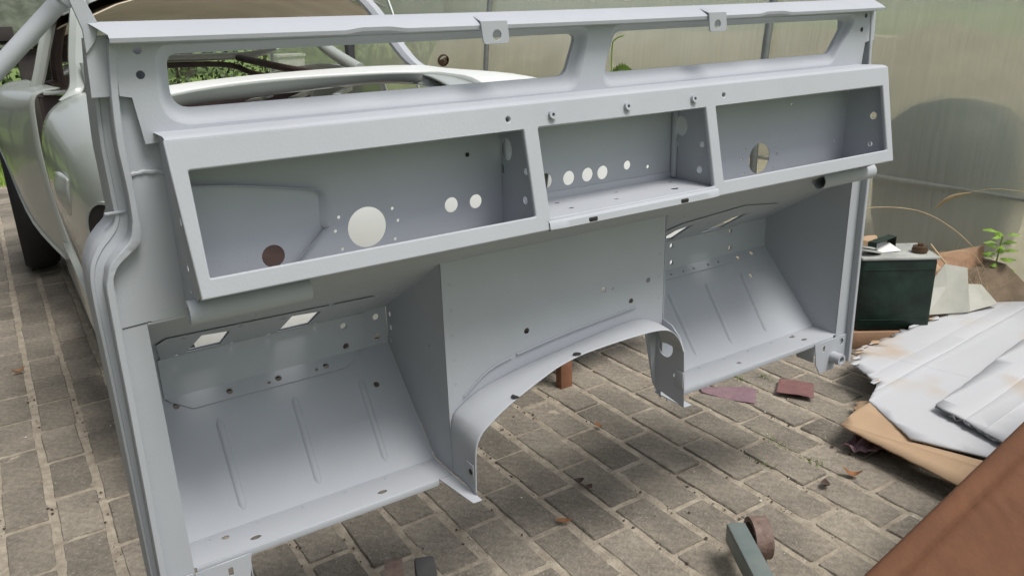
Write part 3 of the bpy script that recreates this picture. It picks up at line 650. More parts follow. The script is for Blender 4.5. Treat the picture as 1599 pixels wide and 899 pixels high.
for x in (-.12, .02, .17): box('brace_bar', (x, 1.68, .925), (.022, .26, .014), CARW, CAR, Matrix.Rotation(R_(-32), 3, 'Z'))
# windscreen pillars
def pillar(name, pts, wv, m=CARW):
    st = []
    for p in smoothpath(pts, 5): st.append([Vector((p.x + a * wv, p.y + b * wv, p.z)) for a, b in ((-1, -.6), (-.3, -1), (.6, -.7), (1, .1), (.7, .9), (-.5, 1), (-1, .4))])
    return sweep(name, st, None, m, CAR, closed=True)
pillar('windscreen_pillar', [(-.66, 1.84, .955), (-.622, 1.88, .99), (-.605, 1.91, 1.08), (-.575, 1.95, 1.2), (-.545, 2.02, 1.29)], .026)
pillar('windscreen_pillar', [(.60, 1.84, .965), (.545, 1.88, .995), (.49, 1.92, 1.08), (.43, 1.97, 1.2), (.36, 2.04, 1.29)], .030, PRIM)
tube('screen_channel', [(-.60, 1.86, 1.06), (-.597, 1.86, .995), (-.575, 1.85, .982), (-.53, 1.82, .985)], .008, CARW, CAR, 8)
tube('screen_base', smoothpath([(-.62, 1.88, .955), (-.3, 1.80, .965), (.2, 1.84, .972), (.56, 1.87, .965)], 5), .016, CARW, CAR, 10)
# roof: outer skin and lining
def roofz(u, v_): return 1.31 - .10 * u * u * abs(u) - .10 * (v_ - .25) ** 2 * 1.2 - .03 * v_
rsec = []; lsec = []
for j in range(7):
    v_ = j / 6; y = 2.02 + 1.62 * v_; row = []; lr = []
    hw = .56 - .02 * v_
    for i in range(9):
        u = -1 + 2 * i / 8; row.append((-.05 + hw * u, y, roofz(u, v_))); lr.append((-.05 + hw * .95 * u, y, roofz(u, v_) - .03))
    rsec.append(row); lsec.append(lr)
patch('roof', rsec, CARW, CAR, 2, .004); patch('roof_lining', lsec, HEADL, CAR, 2, .004)
# rear window frame, side pillars, inner structure
tube('rear_window_frame', smoothpath([(-.50, 3.60, 1.0), (-.46, 3.62, 1.13), (-.24, 3.66, 1.195), (.2, 3.70, 1.205), (.50, 3.66, 1.175), (.60, 3.6, 1.10)], 5), .030, BROWNP, CAR, 10)
tube('rear_shelf_rail', smoothpath([(-.52, 3.60, .965), (-.2, 3.66, .99), (.25, 3.66, .985), (.42, 3.60, .99), (.52, 3.5, 1.03)], 5), .020, CARW, CAR, 10)
tube('rear_shelf_rail', smoothpath([(-.52, 3.58, .935), (-.2, 3.64, .955), (.25, 3.64, .945), (.40, 3.55, .89), (.55, 3.45, .86)], 5), .015, BROWNP, CAR, 10)
tube('quarter_post', smoothpath([(.34, 3.62, .975), (.46, 3.2, .93), (.58, 2.9, .90)], 5), .019, BROWNP, CAR, 10)
tube('quarter_post', smoothpath([(.60, 3.2, 1.12), (.62, 3.0, 1.02), (.66, 2.7, .93)], 5), .030, CARW, CAR, 10)
pillar('door_pillar', [(-.70, 2.70, .93), (-.672, 2.70, 1.0), (-.63, 2.72, 1.11), (-.585, 2.76, 1.21), (-.54, 2.8, 1.28)], .024)
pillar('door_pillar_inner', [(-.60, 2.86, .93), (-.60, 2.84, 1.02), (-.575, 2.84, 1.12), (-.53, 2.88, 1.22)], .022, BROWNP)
tube('side_rail', smoothpath([(-.56, 2.0, 1.29), (-.57, 2.4, 1.30), (-.55, 2.9, 1.28), (-.50, 3.5, 1.2)], 4), .022, CARW, CAR, 10)
tube('side_window_frame', smoothpath([(-.60, 2.95, .965), (-.50, 3.3, .98), (-.44, 3.6, 1.0)], 4), .020, CARW, CAR, 10)
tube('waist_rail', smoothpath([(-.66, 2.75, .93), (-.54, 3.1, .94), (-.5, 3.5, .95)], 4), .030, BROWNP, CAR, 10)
# rear quarter on the left
q0 = [(-.63, 2.50, .948), (-.69, 2.50, .938), (-.722, 2.50, .91), (-.732, 2.50, .81), (-.734, 2.50, .665), (-.720, 2.50, .46), (-.690, 2.46, .25)]
q1 = [(-.68, 2.80, .952), (-.74, 2.80, .942), (-.785, 2.80, .905), (-.808, 2.80, .81), (-.815, 2.80, .69), (-.812, 2.80, .55), (-.80, 2.79, .40)]
q2 = [(-.70, 3.15, .948), (-.77, 3.15, .94), (-.83, 3.15, .90), (-.862, 3.15, .82), (-.866, 3.15, .73), (-.855, 3.15, .66), (-.845, 3.15, .62)]
q3 = [(-.68, 3.6, .92), (-.76, 3.6, .91), (-.83, 3.6, .87), (-.865, 3.6, .80), (-.870, 3.6, .74), (-.868, 3.6, .70), (-.86, 3.6, .68)]
q4 = [(-.62, 4.1, .84), (-.70, 4.1, .82), (-.77, 4.1, .77), (-.80, 4.1, .69), (-.805, 4.1, .62), (-.80, 4.1, .55), (-.79, 4.1, .50)]
patch('rear_quarter', [q0, q1, q2, q3, q4], CARW, CAR, 4)
tube('quarter_lip', smoothpath([(a[-1][0] - .004, a[-1][1], a[-1][2]) for a in (q0, q1, q2, q3, q4)], 5), .007, CARW, CAR, 8)
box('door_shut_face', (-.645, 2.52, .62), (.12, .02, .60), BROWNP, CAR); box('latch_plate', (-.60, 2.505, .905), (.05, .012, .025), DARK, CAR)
box('latch_cover', (-.615, 2.49, .935), (.15, .06, .012), CARW, CAR)
patch('rear_wing', [[(.60, 2.6, .93), (.72, 2.6, .9), (.76, 2.6, .7), (.72, 2.6, .3)], [(.62, 3.2, .94), (.78, 3.2, .9), (.83, 3.2, .7), (.80, 3.2, .55)], [(.56, 4.1, .84), (.70, 4.1, .8), (.76, 4.1, .62), (.74, 4.1, .5)]], CARW, CAR, 4)
patch('tail_panel', [[(-.62, 3.9, .70), (-.2, 3.95, .70), (.2, 3.95, .70), (.56, 3.9, .70)], [(-.62, 4.1, .66), (-.2, 4.3, .66), (.2, 4.3, .66), (.56, 4.1, .66)], [(-.62, 4.1, .45), (-.2, 4.3, .42), (.2, 4.3, .42), (.56, 4.1, .45)]], CARW, CAR, 4)
box('floor_pan', (-.03, 2.9, .27), (1.36, 2.0, .03), CARN, CAR); box('sill', (-.70, 2.1, .30), (.06, .9, .12), CARW, CAR)  # floor pan made pale to bounce light up to the roof lining
# wheels
def wheel(c, steer=0):
    rt = bpy.data.objects.new('wheel', None); prof = [(.205, -.055), (.25, -.078), (.30, -.078), (.322, -.05), (.326, 0), (.322, .05), (.30, .078), (.25, .078), (.205, .055)]
    st = []
    for i in range(41):
        a = 2 * math.pi * i / 40; st.append([Vector((c[0] + q[1], c[1] + q[0] * math.cos(a), c[2] + q[0] * math.sin(a))) for q in prof])
    ty = sweep('wheel', st, None, RUBB, CAR)
    hub = pipe('hub', (c[0] - .06, c[1], c[2]), (c[0] + .05, c[1], c[2]), .205, .02, CHRO if c[0] < 0 else DARK, CAR); hub.parent = ty; hub.matrix_parent_inverse = ty.matrix_parent_inverse.copy(); put(hub, ty)
wheel((-.79, 3.62, .328)); wheel((.70, 3.5, .328)); wheel((-.62, 1.28, .328)); wheel((.60, 1.28, .328))

# ------------------------------------------------------------------ polythene tunnel on the right
PT = thing('polytunnel', 'cloudy polythene tunnel with galvanised hoops along the right side', 'polytunnel', (4.0, 3.5, 0))
hoops = [-0.92, 1.76, 4.42, 7.1, 9.8]
def arch(t, bulge=0.0):
    a = math.pi * t; c, s = math.cos(a), math.sin(a)
    x = 4.0 - 1.6 * math.copysign(abs(c) ** .55, c) * (1 + bulge); z = 2.35 * abs(s) ** .72
    return x, z
v = []; f = []; NU, NV = 64, 170
for j in range(NV + 1):
    y = -1.6 + 11.6 * j / NV
    dmin = min(abs(y - h) for h in hoops); bul = -.012 * min(1, dmin / 1.2)
    for i in range(NU + 1):
        x, z = arch(i / NU, bul)
        wr = .010 * noise.noise(Vector((y * 1.7, z * .6, 1))) + .006 * noise.noise(Vector((y * 5 + z * 2, z * 1.2, 4))) + (.016 * noise.noise(Vector((y * 3.2 - z * 2.4, z * 2.2 + y, 9))) if y > 4.4 else 0)
        v.append((x + wr * (1 if x < 4 else -1), y, z + wr))
for j in range(NV):
    for i in range(NU): a = j * (NU + 1) + i; f.append((a, a + 1, a + NU + 2, a + NU + 1))
mesh('polythene_cover', v, f, FILM, PT, True)
for h in hoops:
    tube('hoop', [(4.0 + (arch(i / 30)[0] - 4.0) * 1.012 - 0, h, arch(i / 30)[1] * 1.012) for i in range(31)], .020, POLE, PT, 10)
tube('rail', [(2.43, -1.6, .42), (2.43, 10, .42)], .009, POLE, PT, 8)
tube('brace', [(2.385, 5.35, .25), (2.40, 6.2, 1.45)], .014, POLE, PT, 8)
tube('brace', [(2.385, 7.05, .1), (2.40, 7.16, 1.9)], .055, mat('dark_taped_post', (.05, .05, .055), .5, .3, 12), PT, 8)
hw_ = thing('hand_wheel', 'small tarnished hand wheel on the polytunnel side beyond the car', 'hand wheel', (2.33, 4.93, .77))
pipe('rim', (2.31, 4.92, .81), (2.31, 4.94, .815), .048, .039, BRASS, hw_); tube('hub', [(2.27, 4.88, .80), (2.36, 4.98, .81)], .024, BRASS, hw_, 10); tube('spindle', [(2.33, 4.95, .81), (2.39, 5.0, .81)], .012, BRASS, hw_, 8)
BL = thing('water_barrel', 'dark green round barrel blurred behind the tunnel polythene', 'barrel', (3.05, 1.10, 0))
prof = [(.0, .0), (.30, 0), (.335, .12), (.345, .30), (.335, .48), (.29, .60), (.20, .675), (.08, .705), (.0, .71)]
st = [[Vector((3.05 + q[0] * math.cos(a), 1.10 + q[0] * math.sin(a), q[1])) for q in prof] for a in [2 * math.pi * i / 32 for i in range(33)]]
sweep('barrel_body', st, None, BARR, BL)
kind(mesh('straw_bedding', [(2.5, -1.5, .004), (5.5, -1.5, .004), (5.5, 9.9, .004), (2.5, 9.9, .004)], [(0, 1, 2, 3)], BEIGE), 'structure')
st = [[(4.4 + .25 * noise.noise(Vector((y, 1, 2))), y, 0), (4.45, y, .5 + .1 * noise.noise(Vector((y * 2, 3, 1)))), (4.75, y, .95 + .12 * noise.noise(Vector((y * 2, 5, 1)))), (5.3, y, .9), (5.5, y, 0)] for y in [-1.4 + i * .4 for i in range(28)]]
tag(sweep('straw_heap', [[Vector(p) for p in s_] for s_ in st], None, BEIGE), 'pale straw heap seen through the tunnel polythene', 'straw heap')

# ------------------------------------------------------------------ right: can, cardboard, rubble
CN = thing('fuel_can', 'dark green square metal fuel can with brass cap and pale worn lid', 'fuel can', (1.67, .52, .09))
ax = Vector((1.745 - 1.539, .393 - .535, 0)).normalized(); ay = Vector((-ax.y, ax.x, 0)); c0 = Vector((1.539, .535, .068))
cw, cdp, chh = .255, .17, .262
rotc = Matrix((ax, ay, Vector((0, 0, 1)))).transposed()
cc = c0 + ax * (cw / 2) + ay * (cdp / 2)
lean = Matrix.Rotation(R_(2), 3, ax)
box('can_body', cc + Vector((0, 0, chh / 2)), (cw, cdp, chh), CANG, CN, rotc, .012)
box('lid', cc + Vector((0, 0, chh + .002)), (cw + .008, cdp + .008, .010), CANT, CN, rotc, .004)
for dx in (-.062, .062):
    pass
hx = cc + Vector((0, 0, chh)) - ax * .035
hp = [hx - ay * .05 - ax * .01, hx - ay * .05 + Vector((0, 0, .045)) - ax * .01, hx + ay * .055 + Vector((0, 0, .05)) + ax * .02, hx + ay * .06 + ax * .02]
hd = (ax * .8 + ay * .6).normalized()
hp = [hx - hd * .062, hx - hd * .062 + Vector((0, 0, .045)), hx + hd * .06 + Vector((0, 0, .048)), hx + hd * .06]
sth = []
for p in hp: hs2 = Vector((-hd.y, hd.x, 0)) * .016; sth.append([p - hs2, p + hs2, p + hs2 + Vector((0, 0, .003)) + hd * .003, p - hs2 + Vector((0, 0, .003)) + hd * .003])
sweep('handle', sth, None, CANG, CN, closed=True, smooth=False)
capc = cc + ax * .085 + ay * -.03 + Vector((0, 0, chh + .004))
pipe('cap', capc, capc + Vector((0, 0, .026)), .024, .001, BRASS, CN); pipe('cap_rim', capc + Vector((0, 0, .010)), capc + Vector((0, 0, .016)), .0265, .02, BRASS, CN); box('cap_lug', capc + Vector((0, 0, .031)), (.018, .008, .012), BRASS, CN, rotc, .002)
for k_, zz in enumerate((.04, .225)): box('body_seam', cc + Vector((0, 0, zz)) - ay * (cdp / 2 + .0005), (cw - .02, .003, .004), CANG, CN, rotc, .001)
# things lying on the can
tag(sheet('paper_scrap', [(-.05, -.03), (.045, -.018), (.02, .03), (-.04, .028)], [], cc + Vector((.0, 0, chh + .018)) - ax * .02 - ay * .005, ax, (ay * .9 + Vector((0, 0, .35))), .0012, WHITEB), 'torn white paper scrap under the fuel can handle', 'paper')
for i, (dx, r, z0) in enumerate(((-.10, .055, .008), (-.105, .050, .018))):
    c_ = cc + ax * dx + ay * (-.02 + .01 * i) + Vector((0, 0, chh + z0))
    tag(pipe('metal_disc', c_, c_ + Vector((.002, .001, .006)), r, .012, CANT), ('lower' if i == 0 else 'upper') + ' grey metal disc of the pair on the fuel can lid', 'disc')
tag(rock('bark_piece', cc - ax * .06 + ay * .045 + Vector((0, 0, chh + .028)), (.045, .03, .022), CARDL, seed=4), 'tan crumpled bark piece on the far side of the fuel can lid', 'bark')
tag(box('timber_block', (1.66, .545, .033), (.34, .16, .064), WOOD, None, rotc, .004), 'short weathered timber block under the fuel can', 'timber')

def crumple(name, outline, z, m, amp, creases=(), parent=None, res=.02, thick=.004, seed=0, slope=(0, 0, 0)):
    """flat sheet from an outline, cut into a grid and gently buckled"""
    bm = bmesh.new(); vs_ = [bm.verts.new((a, b, 0)) for a, b in outline]; bm.faces.new(vs_)
    x0 = min(a for a, b in outline); x1 = max(a for a, b in outline); y0 = min(b for a, b in outline); y1 = max(b for a, b in outline)
    x = x0 + res
    while x < x1:
        bmesh.ops.bisect_plane(bm, geom=bm.verts[:] + bm.edges[:] + bm.faces[:], plane_co=(x, 0, 0), plane_no=(1, 0, 0)); x += res
    y = y0 + res
    while y < y1:
        bmesh.ops.bisect_plane(bm, geom=bm.verts[:] + bm.edges[:] + bm.faces[:], plane_co=(0, y, 0), plane_no=(0, 1, 0)); y += res
    for p, d, wd, h in creases:
        d = Vector(d).normalized(); n_ = (-d.y, d.x, 0)
        for s_ in (-1, 0, 1): bmesh.ops.bisect_plane(bm, geom=bm.verts[:] + bm.edges[:] + bm.faces[:], plane_co=(p[0] + n_[0] * wd * s_, p[1] + n_[1] * wd * s_, 0), plane_no=n_)
    for v_ in bm.verts:
        q = v_.co; h = amp * noise.noise(Vector((q.x * 4, q.y * 4, seed))) + amp * .35 * noise.noise(Vector((q.x * 14, q.y * 14, seed + 5)))
        for p, d, wd, hh in creases:
            d = Vector(d).normalized(); dist = abs(-(q.x - p[0]) * d.y + (q.y - p[1]) * d.x)
            h += hh * max(0, 1 - dist / wd)
        v_.co.z = z + h + slope[0] * (q.x - slope[2]) + slope[1] * q.y
    bmesh.ops.recalc_face_normals(bm, faces=bm.faces)
    o = from_bm(name, bm, m, parent); autosmooth(o, 30)
    md_ = o.modifiers.new('s', 'SOLIDIFY'); md_.thickness = thick; md_.offset = 0
    return o
def jag(pts, amp, step, rnd):
    out = []
    for i in range(len(pts)):
        a, b = Vector(pts[i][:2]), Vector(pts[(i + 1) % len(pts)][:2]); rough = pts[i][2] if len(pts[i]) > 2 else 0
        n_ = max(1, int((b - a).length / step)) if rough else 1; nn = Vector((-(b - a).y, (b - a).x)).normalized()
        for k in range(n_): out.append(tuple(a.lerp(b, k / n_) + (nn * rnd.gauss(0, amp * rough) if k or rough else Vector((0, 0)))))
    return out
rj = random.Random(8)
ld = (2.372 - 1.199, .377 - .10)
main = jag([(1.075, .165, .3), (1.20, .225, .3), (1.262, .345, .5), (1.365, .40, 1), (1.60, .418, 1), (1.985, .41, 1), (2.36, .37, 0), (2.36, -.55, 0), (1.20, -.55, 0), (.98, -.02, .15)], .0055, .011, rj)
WC = thing('painted_cardboard', 'large torn cardboard sheet over-sprayed white on the paving at right', 'cardboard', (1.6, .1, .07))
crumple('top_sheet', main, .082, WCARD, .0035, [((1.19, .185), (1, .085), .008, .0018), ((1.19, .200), (1, .085), .004, -.002), ((1.2, .262), (1, .085), .003, -.0006), ((1.42, .2), (-.25, 1), .0025, -.0016)], WC, .05, .006, 3)
crumple('bare_flap', jag([(.925, .150, .3), (1.03, .168, .3), (1.075, .165, 0), (1.02, .0, 0), (.985, -.02, 0), (1.06, -.30, 0), (.965, -.32, .2), (.905, -.19, .3)], .003, .03, rj), .072, CARDL, .004, [((.96, 0), (.2, -1), .006, .003)], WC, .04, .005, 9, slope=(.14, 0, 1.0))
crumple('torn_corner', jag([(1.05, .178, .5), (1.135, .245, .5), (1.195, .218, .3), (1.12, .155, .3)], .004, .02, rj), .088, CARDL, .006, [], WC, .03, .005, 4, slope=(0, -.25, 0))
rp2 = random.Random(31)
edge_ = [Vector(p) for p in ((1.20, .225), (1.262, .345), (1.365, .40), (1.60, .418), (1.985, .41))]
for i in range(15):
    k = min(3, int(i / 15 * 4)); e0 = edge_[k].lerp(edge_[k + 1], rp2.random()); sz = rp2.uniform(.010, .030); a0 = rp2.uniform(-.6, .6)
    pts_ = [(e0.x + sz * rp2.uniform(.6, 1.3) * math.cos(a0 + t), e0.y + sz * .45 * rp2.uniform(.5, 1.3) * math.sin(a0 + t)) for t in (0, .9, 1.9, 2.9, 3.9, 5.1)]
    crumple('torn_ply', pts_, .087 + .004 * rp2.random(), CARDL if rp2.random() < .25 else WCARD, .004, [], WC, .012, .0012, i)
SC = thing('cardboard_offcut', 'smaller white cardboard offcut with dark torn edge lying on the large sheet', 'cardboard', (1.5, -.05, .1))
crumple('sheet', jag([(1.165, .025, .3), (1.46, .065, .2), (1.82, .115, 0), (1.9, -.35, 0), (1.35, -.42, 0), (1.11, -.19, .5)], .004, .03, rj), .103, WCARD, .005, [((1.3, -.05), (1, .1), .005, -.002), ((1.2, -.12), (1, .1), .004, .0015)], SC, .05, .005, 6)
tube('torn_edge', [(1.165 - .055 * t + .002 * rj.gauss(0, 1), .025 - .215 * t, .100 + .003 * rj.gauss(0, 1)) for t in [i / 22 for i in range(23)]], [.0026 + .0018 * rj.random() for _ in range(23)], mat('grey_torn_edge', (.17, .17, .18), .9, .2, 40), SC, 7)
tag(box('brick', (1.45, .33, .037), (.21, .10, .07), STONE, None, Matrix.Rotation(.4, 3, 'Z'), .004), 'brick under the far edge of the painted cardboard', 'brick')
tag(pipe('metal_dish', (1.14, -.08, .035), (1.14, -.08, .055), .13, .115, CHRO), 'shallow metal dish under the bare cardboard flap', 'dish')
tag(tube('cardboard_tube', [(1.045, .155, .0), (1.05, .165, .07)], [.028, .026], WOOD), 'short brown tube standing under the cardboard corner', 'tube')
# rubble by the tunnel
rr_ = random.Random(21)
v = []; f = []
for i in range(60):
    x = rr_.uniform(1.50, 2.33); y = rr_.uniform(.40, .98); s_ = .010 + .035 * rr_.random() ** 2
    if x < 1.95 and .40 < y < .74: continue
    bm = bmesh.new(); bmesh.ops.create_icosphere(bm, subdivisions=1, radius=1); b0 = len(v); bm.verts.ensure_lookup_table()
    for q in bm.verts: k = 1 + .5 * noise.noise(q.co * 1.4 + Vector((i * 7.1, i, 3))); v.append((x + q.co.x * s_ * 1.3 * k, y + q.co.y * s_ * k, s_ * .4 + q.co.z * s_ * .75 * k))
    for q in bm.faces: f.append(tuple(b0 + e.index for e in q.verts))
    bm.free()
kind(mesh('rubble', v, f, STONE), 'stuff')
def shard(name, pts, m, label, cat, group=None, thick=.004):
    v_ = [Vector(p) for p in pts]; n_ = len(v_); c_ = sum(v_, Vector()) / n_ + Vector((0, 0, .012))
    o = mesh(name, v_ + [c_], [(i, (i + 1) % n_, n_) for i in range(n_)], m); md_ = o.modifiers.new('s', 'SOLIDIFY'); md_.thickness = thick; md_.offset = 0
    return tag(o, label, cat, group)
shard('plastic_shard', [(1.80, .43, .10), (1.97, .37, .09), (2.0, .42, .24), (1.92, .46, .26), (1.84, .47, .18)], SHARD, 'cream broken plastic shard right beside the fuel can', 'shard')
shard('plastic_shard', [(1.88, .40, .08), (2.10, .34, .10), (2.12, .42, .15), (2.0, .45, .17)], SHARD, 'low cream plastic shard just above the painted cardboard edge', 'shard')
shard('bark_slab', [(1.98, .56, .12), (2.2, .46, .13), (2.26, .50, .26), (2.10, .58, .24)], WOOD, 'brown bark slab in dry grass below the green seedling', 'bark')
shard('bark_slab', [(1.85, .52, .20), (1.98, .50, .22), (1.96, .58, .28), (1.86, .58, .27)], CARDL, 'tan bark slab above the cream plastic shard', 'bark')
tag(rock('soil_mound', (2.2, .62, .0), (.30, .35, .20), mat('dry_soil', (.20, .15, .10), .95, .3, 14, .6, 40), seed=31), 'dry soil mound at the foot of the tunnel', 'soil mound')
# dry stalks
def stalk(pts, r, label, head=None):
    o = thing('grass_stalk', label, 'grass stalk', pts[0]); tube('stem', smoothpath(pts, 6), r, DRY, o, 6)
    if head: tube('seed_head', smoothpath(head, 6), [.002 + .006 * math.sin(math.pi * i / (6 * (len(head) - 1))) for i in range(6 * (len(head) - 1) + 1)], DRY, o, 7)
stalk([(2.30, .05, .40), (2.30, .30, .47), (2.30, .50, .475), (2.30, .62, .44)], .0014, 'dry grass stalk with seed head arching over the fuel can', [(2.30, .60, .445), (2.30, .68, .41), (2.30, .735, .355)])
stalk([(2.28, .50, .20), (2.25, .62, .30), (2.2, .75, .36), (2.1, .90, .36), (1.95, .95, .33)], .0022, 'bent dry stalk running from the seedling to the can handle')
stalk([(2.05, .42, .10), (2.02, .48, .20), (1.99, .56, .30)], .0035, 'thick pale dry stalk leaning above the plastic shards')
stalk([(2.24, .45, .16), (2.16, .50, .25), (2.10, .56, .24)], .0016, 'short dry stalk drooping left of the seedling')
GT = kind(bpy.data.objects.new('dry_grass_tuft', None), 'stuff') if False else None
v = []; f = []
for i in range(160):
    x, y = 2.12 + rr_.gauss(0, .09), .50 + rr_.gauss(0, .05); b0 = len(v); dx, dy = rr_.gauss(0, .09), rr_.gauss(0, .07); h = rr_.uniform(.04, .13)
    v += [(x - .0012, y, .10), (x + .0012, y, .10), (x + dx + .0008, y + dy, .10 + h), (x + dx - .0008, y + dy, .10 + h)]; f.append((b0, b0 + 1, b0 + 2, b0 + 3))
kind(mesh('dry_grass', v, f, DRY), 'stuff')
SD = thing('seedling', 'bright green leafy seedling growing at the tunnel foot', 'seedling', (2.27, .44, .15))
tube('stem', smoothpath([(2.27, .46, .10), (2.27, .45, .2), (2.265, .44, .31)], 4), .003, LEAFG, SD, 6)
for i in range(20):
    a = i * 2.4; h = .165 + .008 * i; r = .055 + .02 * rr_.random(); b_ = Vector((2.268, .445, h)); d = Vector((math.cos(a), math.sin(a), .15 + .3 * rr_.random())).normalized(); s_ = d.cross(Vector((0, 0, 1))).normalized(); up = s_.cross(d)
    tip = b_ + d * r; L_ = r * .62
    pts = [b_ + d * (r * .25)]; outl = [(.0, 0), (.25, .30), (.45, .36), (.55, .28), (.75, .34), (.9, .16), (1, 0), (.9, -.16), (.75, -.34), (.55, -.28), (.45, -.36), (.25, -.30)]
    P_ = [b_ + d * (r * (.2 + .8 * u)) + s_ * (w_ * L_) + up * (-.012 * u * u - .01 * abs(w_)) for u, w_ in outl]
    mesh('leaf', P_ + [b_ + d * r * .6 + up * .003], [(k, (k + 1) % 12, 12) for k in range(12)], LEAFG, SD)
VS = thing('vine_sprig', 'thin green sprig with leaflets seen through the right vent', 'sprig', (2.30, 2.78, .70))
tube('stem', smoothpath([(2.3, 2.80, .5), (2.3, 2.80, .93), (2.28, 2.74, 1.0), (2.27, 2.66, 1.02)], 5), .004, LEAFG, VS, 6)
for i in range(7):
    t = i / 6; c_ = Vector((2.3 - .02 * t, 2.78 - .17 * t, .84 + .03 * math.sin(t * 3)))
    mesh('leaf', [c_, c_ + Vector((0, .015, -.03)), c_ + Vector((0, -.012, -.055)), c_ + Vector((0, -.022, -.02))], [(0, 1, 2, 3)], LEAFG, VS)

# foreground flattened brown carton, leaning
FB = thing('flattened_carton', 'brown flattened carton leaning in the near right corner', 'carton', (.8, -.6, 0))
eA, eB = Vector((.296, -.35, .182)), Vector((.794, -.35, .326))
ed = (eB - eA).normalized(); dn = Vector((.42, -.80, -.16)); dn = (dn - ed * dn.dot(ed)).normalized()
L0, L1 = -.30, 1.1
def cpt(u, w_): return eA + ed * u + dn * w_
nrm = ed.cross(dn).normalized()
if nrm.z < 0: nrm = -nrm
st = []
for i in range(201):
    u = L0 + (L1 - L0) * i / 200; row = []
    hs3 = [(-.0, -.016), (-.006, -.012), (-.007, -.003), (0, .004), (.012, .006), (.026, .004), (.031, .001), (.034, -.003), (.037, -.006), (.042, -.003), (.048, -.001)] + [(.054 + .0085 * q, 0) for q in range(56)]
    for w_, h in hs3:
        q = cpt(u, w_); cr = .003 * noise.noise(Vector((u * 4, w_ * 5, 7))) + .0012 * noise.noise(Vector((u * 18, w_ * 26, 3)))
        for u0, w0, an in ((.30, .07, .5), (.42, .12, .2), (.62, .10, .7), (.75, .20, .4)):
            du, dw = u - u0, w_ - w0; rr2 = (du * du + dw * dw) / .0022
            if rr2 < 6: cr += .0016 * math.exp(-rr2) * math.sin((du * math.cos(an) + dw * math.sin(an)) * 190)
        cr -= .0035 * max(0, 1 - abs(w_ - .15 - .06 * u) / .008)
        row.append(q + nrm * (h + cr))
    st.append(row)
o = sweep('face_panel', st, None, CARD, FB, smooth=False); autosmooth(o, 60)
st = [[p - nrm * .02 + dn * .004 for p in r[3:]] for r in st[::7]]
sweep('back_panel', st, None, CARD, FB)

# engine hoist legs with iron castors
EH = thing('engine_hoist', 'grey green engine hoist legs on rusty iron castors in front of the bulkhead', 'engine hoist', (0.0, -.5, 0))
def hleg(p0, p1, castor, cdir, m):
    p0, p1 = Vector(p0), Vector(p1); d = (p1 - p0); L_ = d.length; d.normalize(); s_ = d.cross(Vector((0, 0, 1))).normalized()
    rot = Matrix((s_, d, Vector((0, 0, 1)))).transposed()
    box('leg_tube', (p0 + p1) / 2, (.042, L_, .05), m, EH, rot, .005)
    c_ = Vector(castor); s2 = Vector(cdir).normalized()
    w_ = pipe('castor_wheel', c_ - s2 * .019, c_ + s2 * .019, .047, .036, RUST, EH, 32)
    pipe('castor_web', c_ + s2 * .002, c_ + s2 * .010, .037, .006, RUST, EH, 32)
    tube('axle', [c_ - s2 * .05, c_ + s2 * .03], .007, DARKW, EH, 10)
hleg((.316, -.022, .075), (-.20, -.90, .095), (.372, -.042, .047), (.86, -.50, 0), HOIST)
hleg((-.300, .270, .076), (-.72, -.85, .095), (-.362, .285, .050), (.93, -.37, 0), mat('dark_grey_paint', (.07, .07, .07), .5, .3, 14))
box('cross_beam', (-.46, -.89, .12), (.75, .06, .06), HOIST, EH)

# litter on the paving
def leaf(name, P, L_, rz, m, label, cat='leaf', curl=.3, w_=.45):
    v_ = []; f_ = []; n_ = 8
    for i in range(n_ + 1):
        t = i / n_; x = (t - .5) * L_; wd = L_ * w_ * .5 * math.sin(math.pi * min(1, t * .98 + .01)) ** .8; z = .004 + curl * L_ * (t - .5) ** 2 * 2
        v_ += [(x, -wd, z + wd * .5), (x, 0, z), (x, wd, z + wd * .5)]
    for i in range(n_):
        for k in range(2): a = i * 3 + k; f_.append((a, a + 1, a + 4, a + 3))
    o = mesh(name, v_, f_, m, None, True, P); o.rotation_euler = (0, 0, rz); return tag(o, label, cat)
leaf('fallen_leaf', (.088, .304, .002), .040, R_(-35), AUT, 'orange fallen leaf on a paver below the arch')
leaf('fallen_leaf', (.816, .03, .002), .050, R_(-60), AUT, 'orange curled leaf near the shaded paving under the cardboard', curl=.9)
leaf('fallen_leaf', (.222, .418, .002), .028, R_(-20), DEADL, 'small dark dead leaf below the arch, upper of two', curl=.8, w_=.8)
leaf('fallen_leaf', (.226, .382, .002), .024, R_(10), DEADL, 'small dark dead leaf below the arch, lower of two', curl=.6, w_=.8)
leaf('fallen_leaf', (-.969, 2.144, .002), .05, R_(10), AUT, 'tan leaf on the paving left of the bulkhead', curl=.8)
leaf('fallen_leaf', (.72, .04, .002), .03, R_(40), DEADL, 'dark dead leaf beside the orange curled leaf', curl=.8, w_=.8)
leaf('fallen_leaf', (.45, .62, .002), .035, R_(80), AUT, 'brown leaf on the paving seen through the arch', curl=.4)
crs = lambda nm, ps, m, lab: tag(crumple(nm, ps, .010, m, .012, [], None, .014, .0015, 5), lab, 'sandpaper')
crs('sandpaper', [(.855, .60), (.88, .635), (.99, .545), (1.0, .505), (.93, .45), (.90, .505)], SPAPV, 'folded violet sandpaper scrap nearest the tunnel leg')
crs('sandpaper', [(1.03, .455), (1.11, .505), (1.17, .42), (1.085, .355)], SPAP, 'square maroon sandpaper piece lying flat on the paving')
rl = random.Random(4); pts = []
bm = bmesh.new(); bmesh.ops.create_grid(bm, x_segments=9, y_segments=7, size=1)
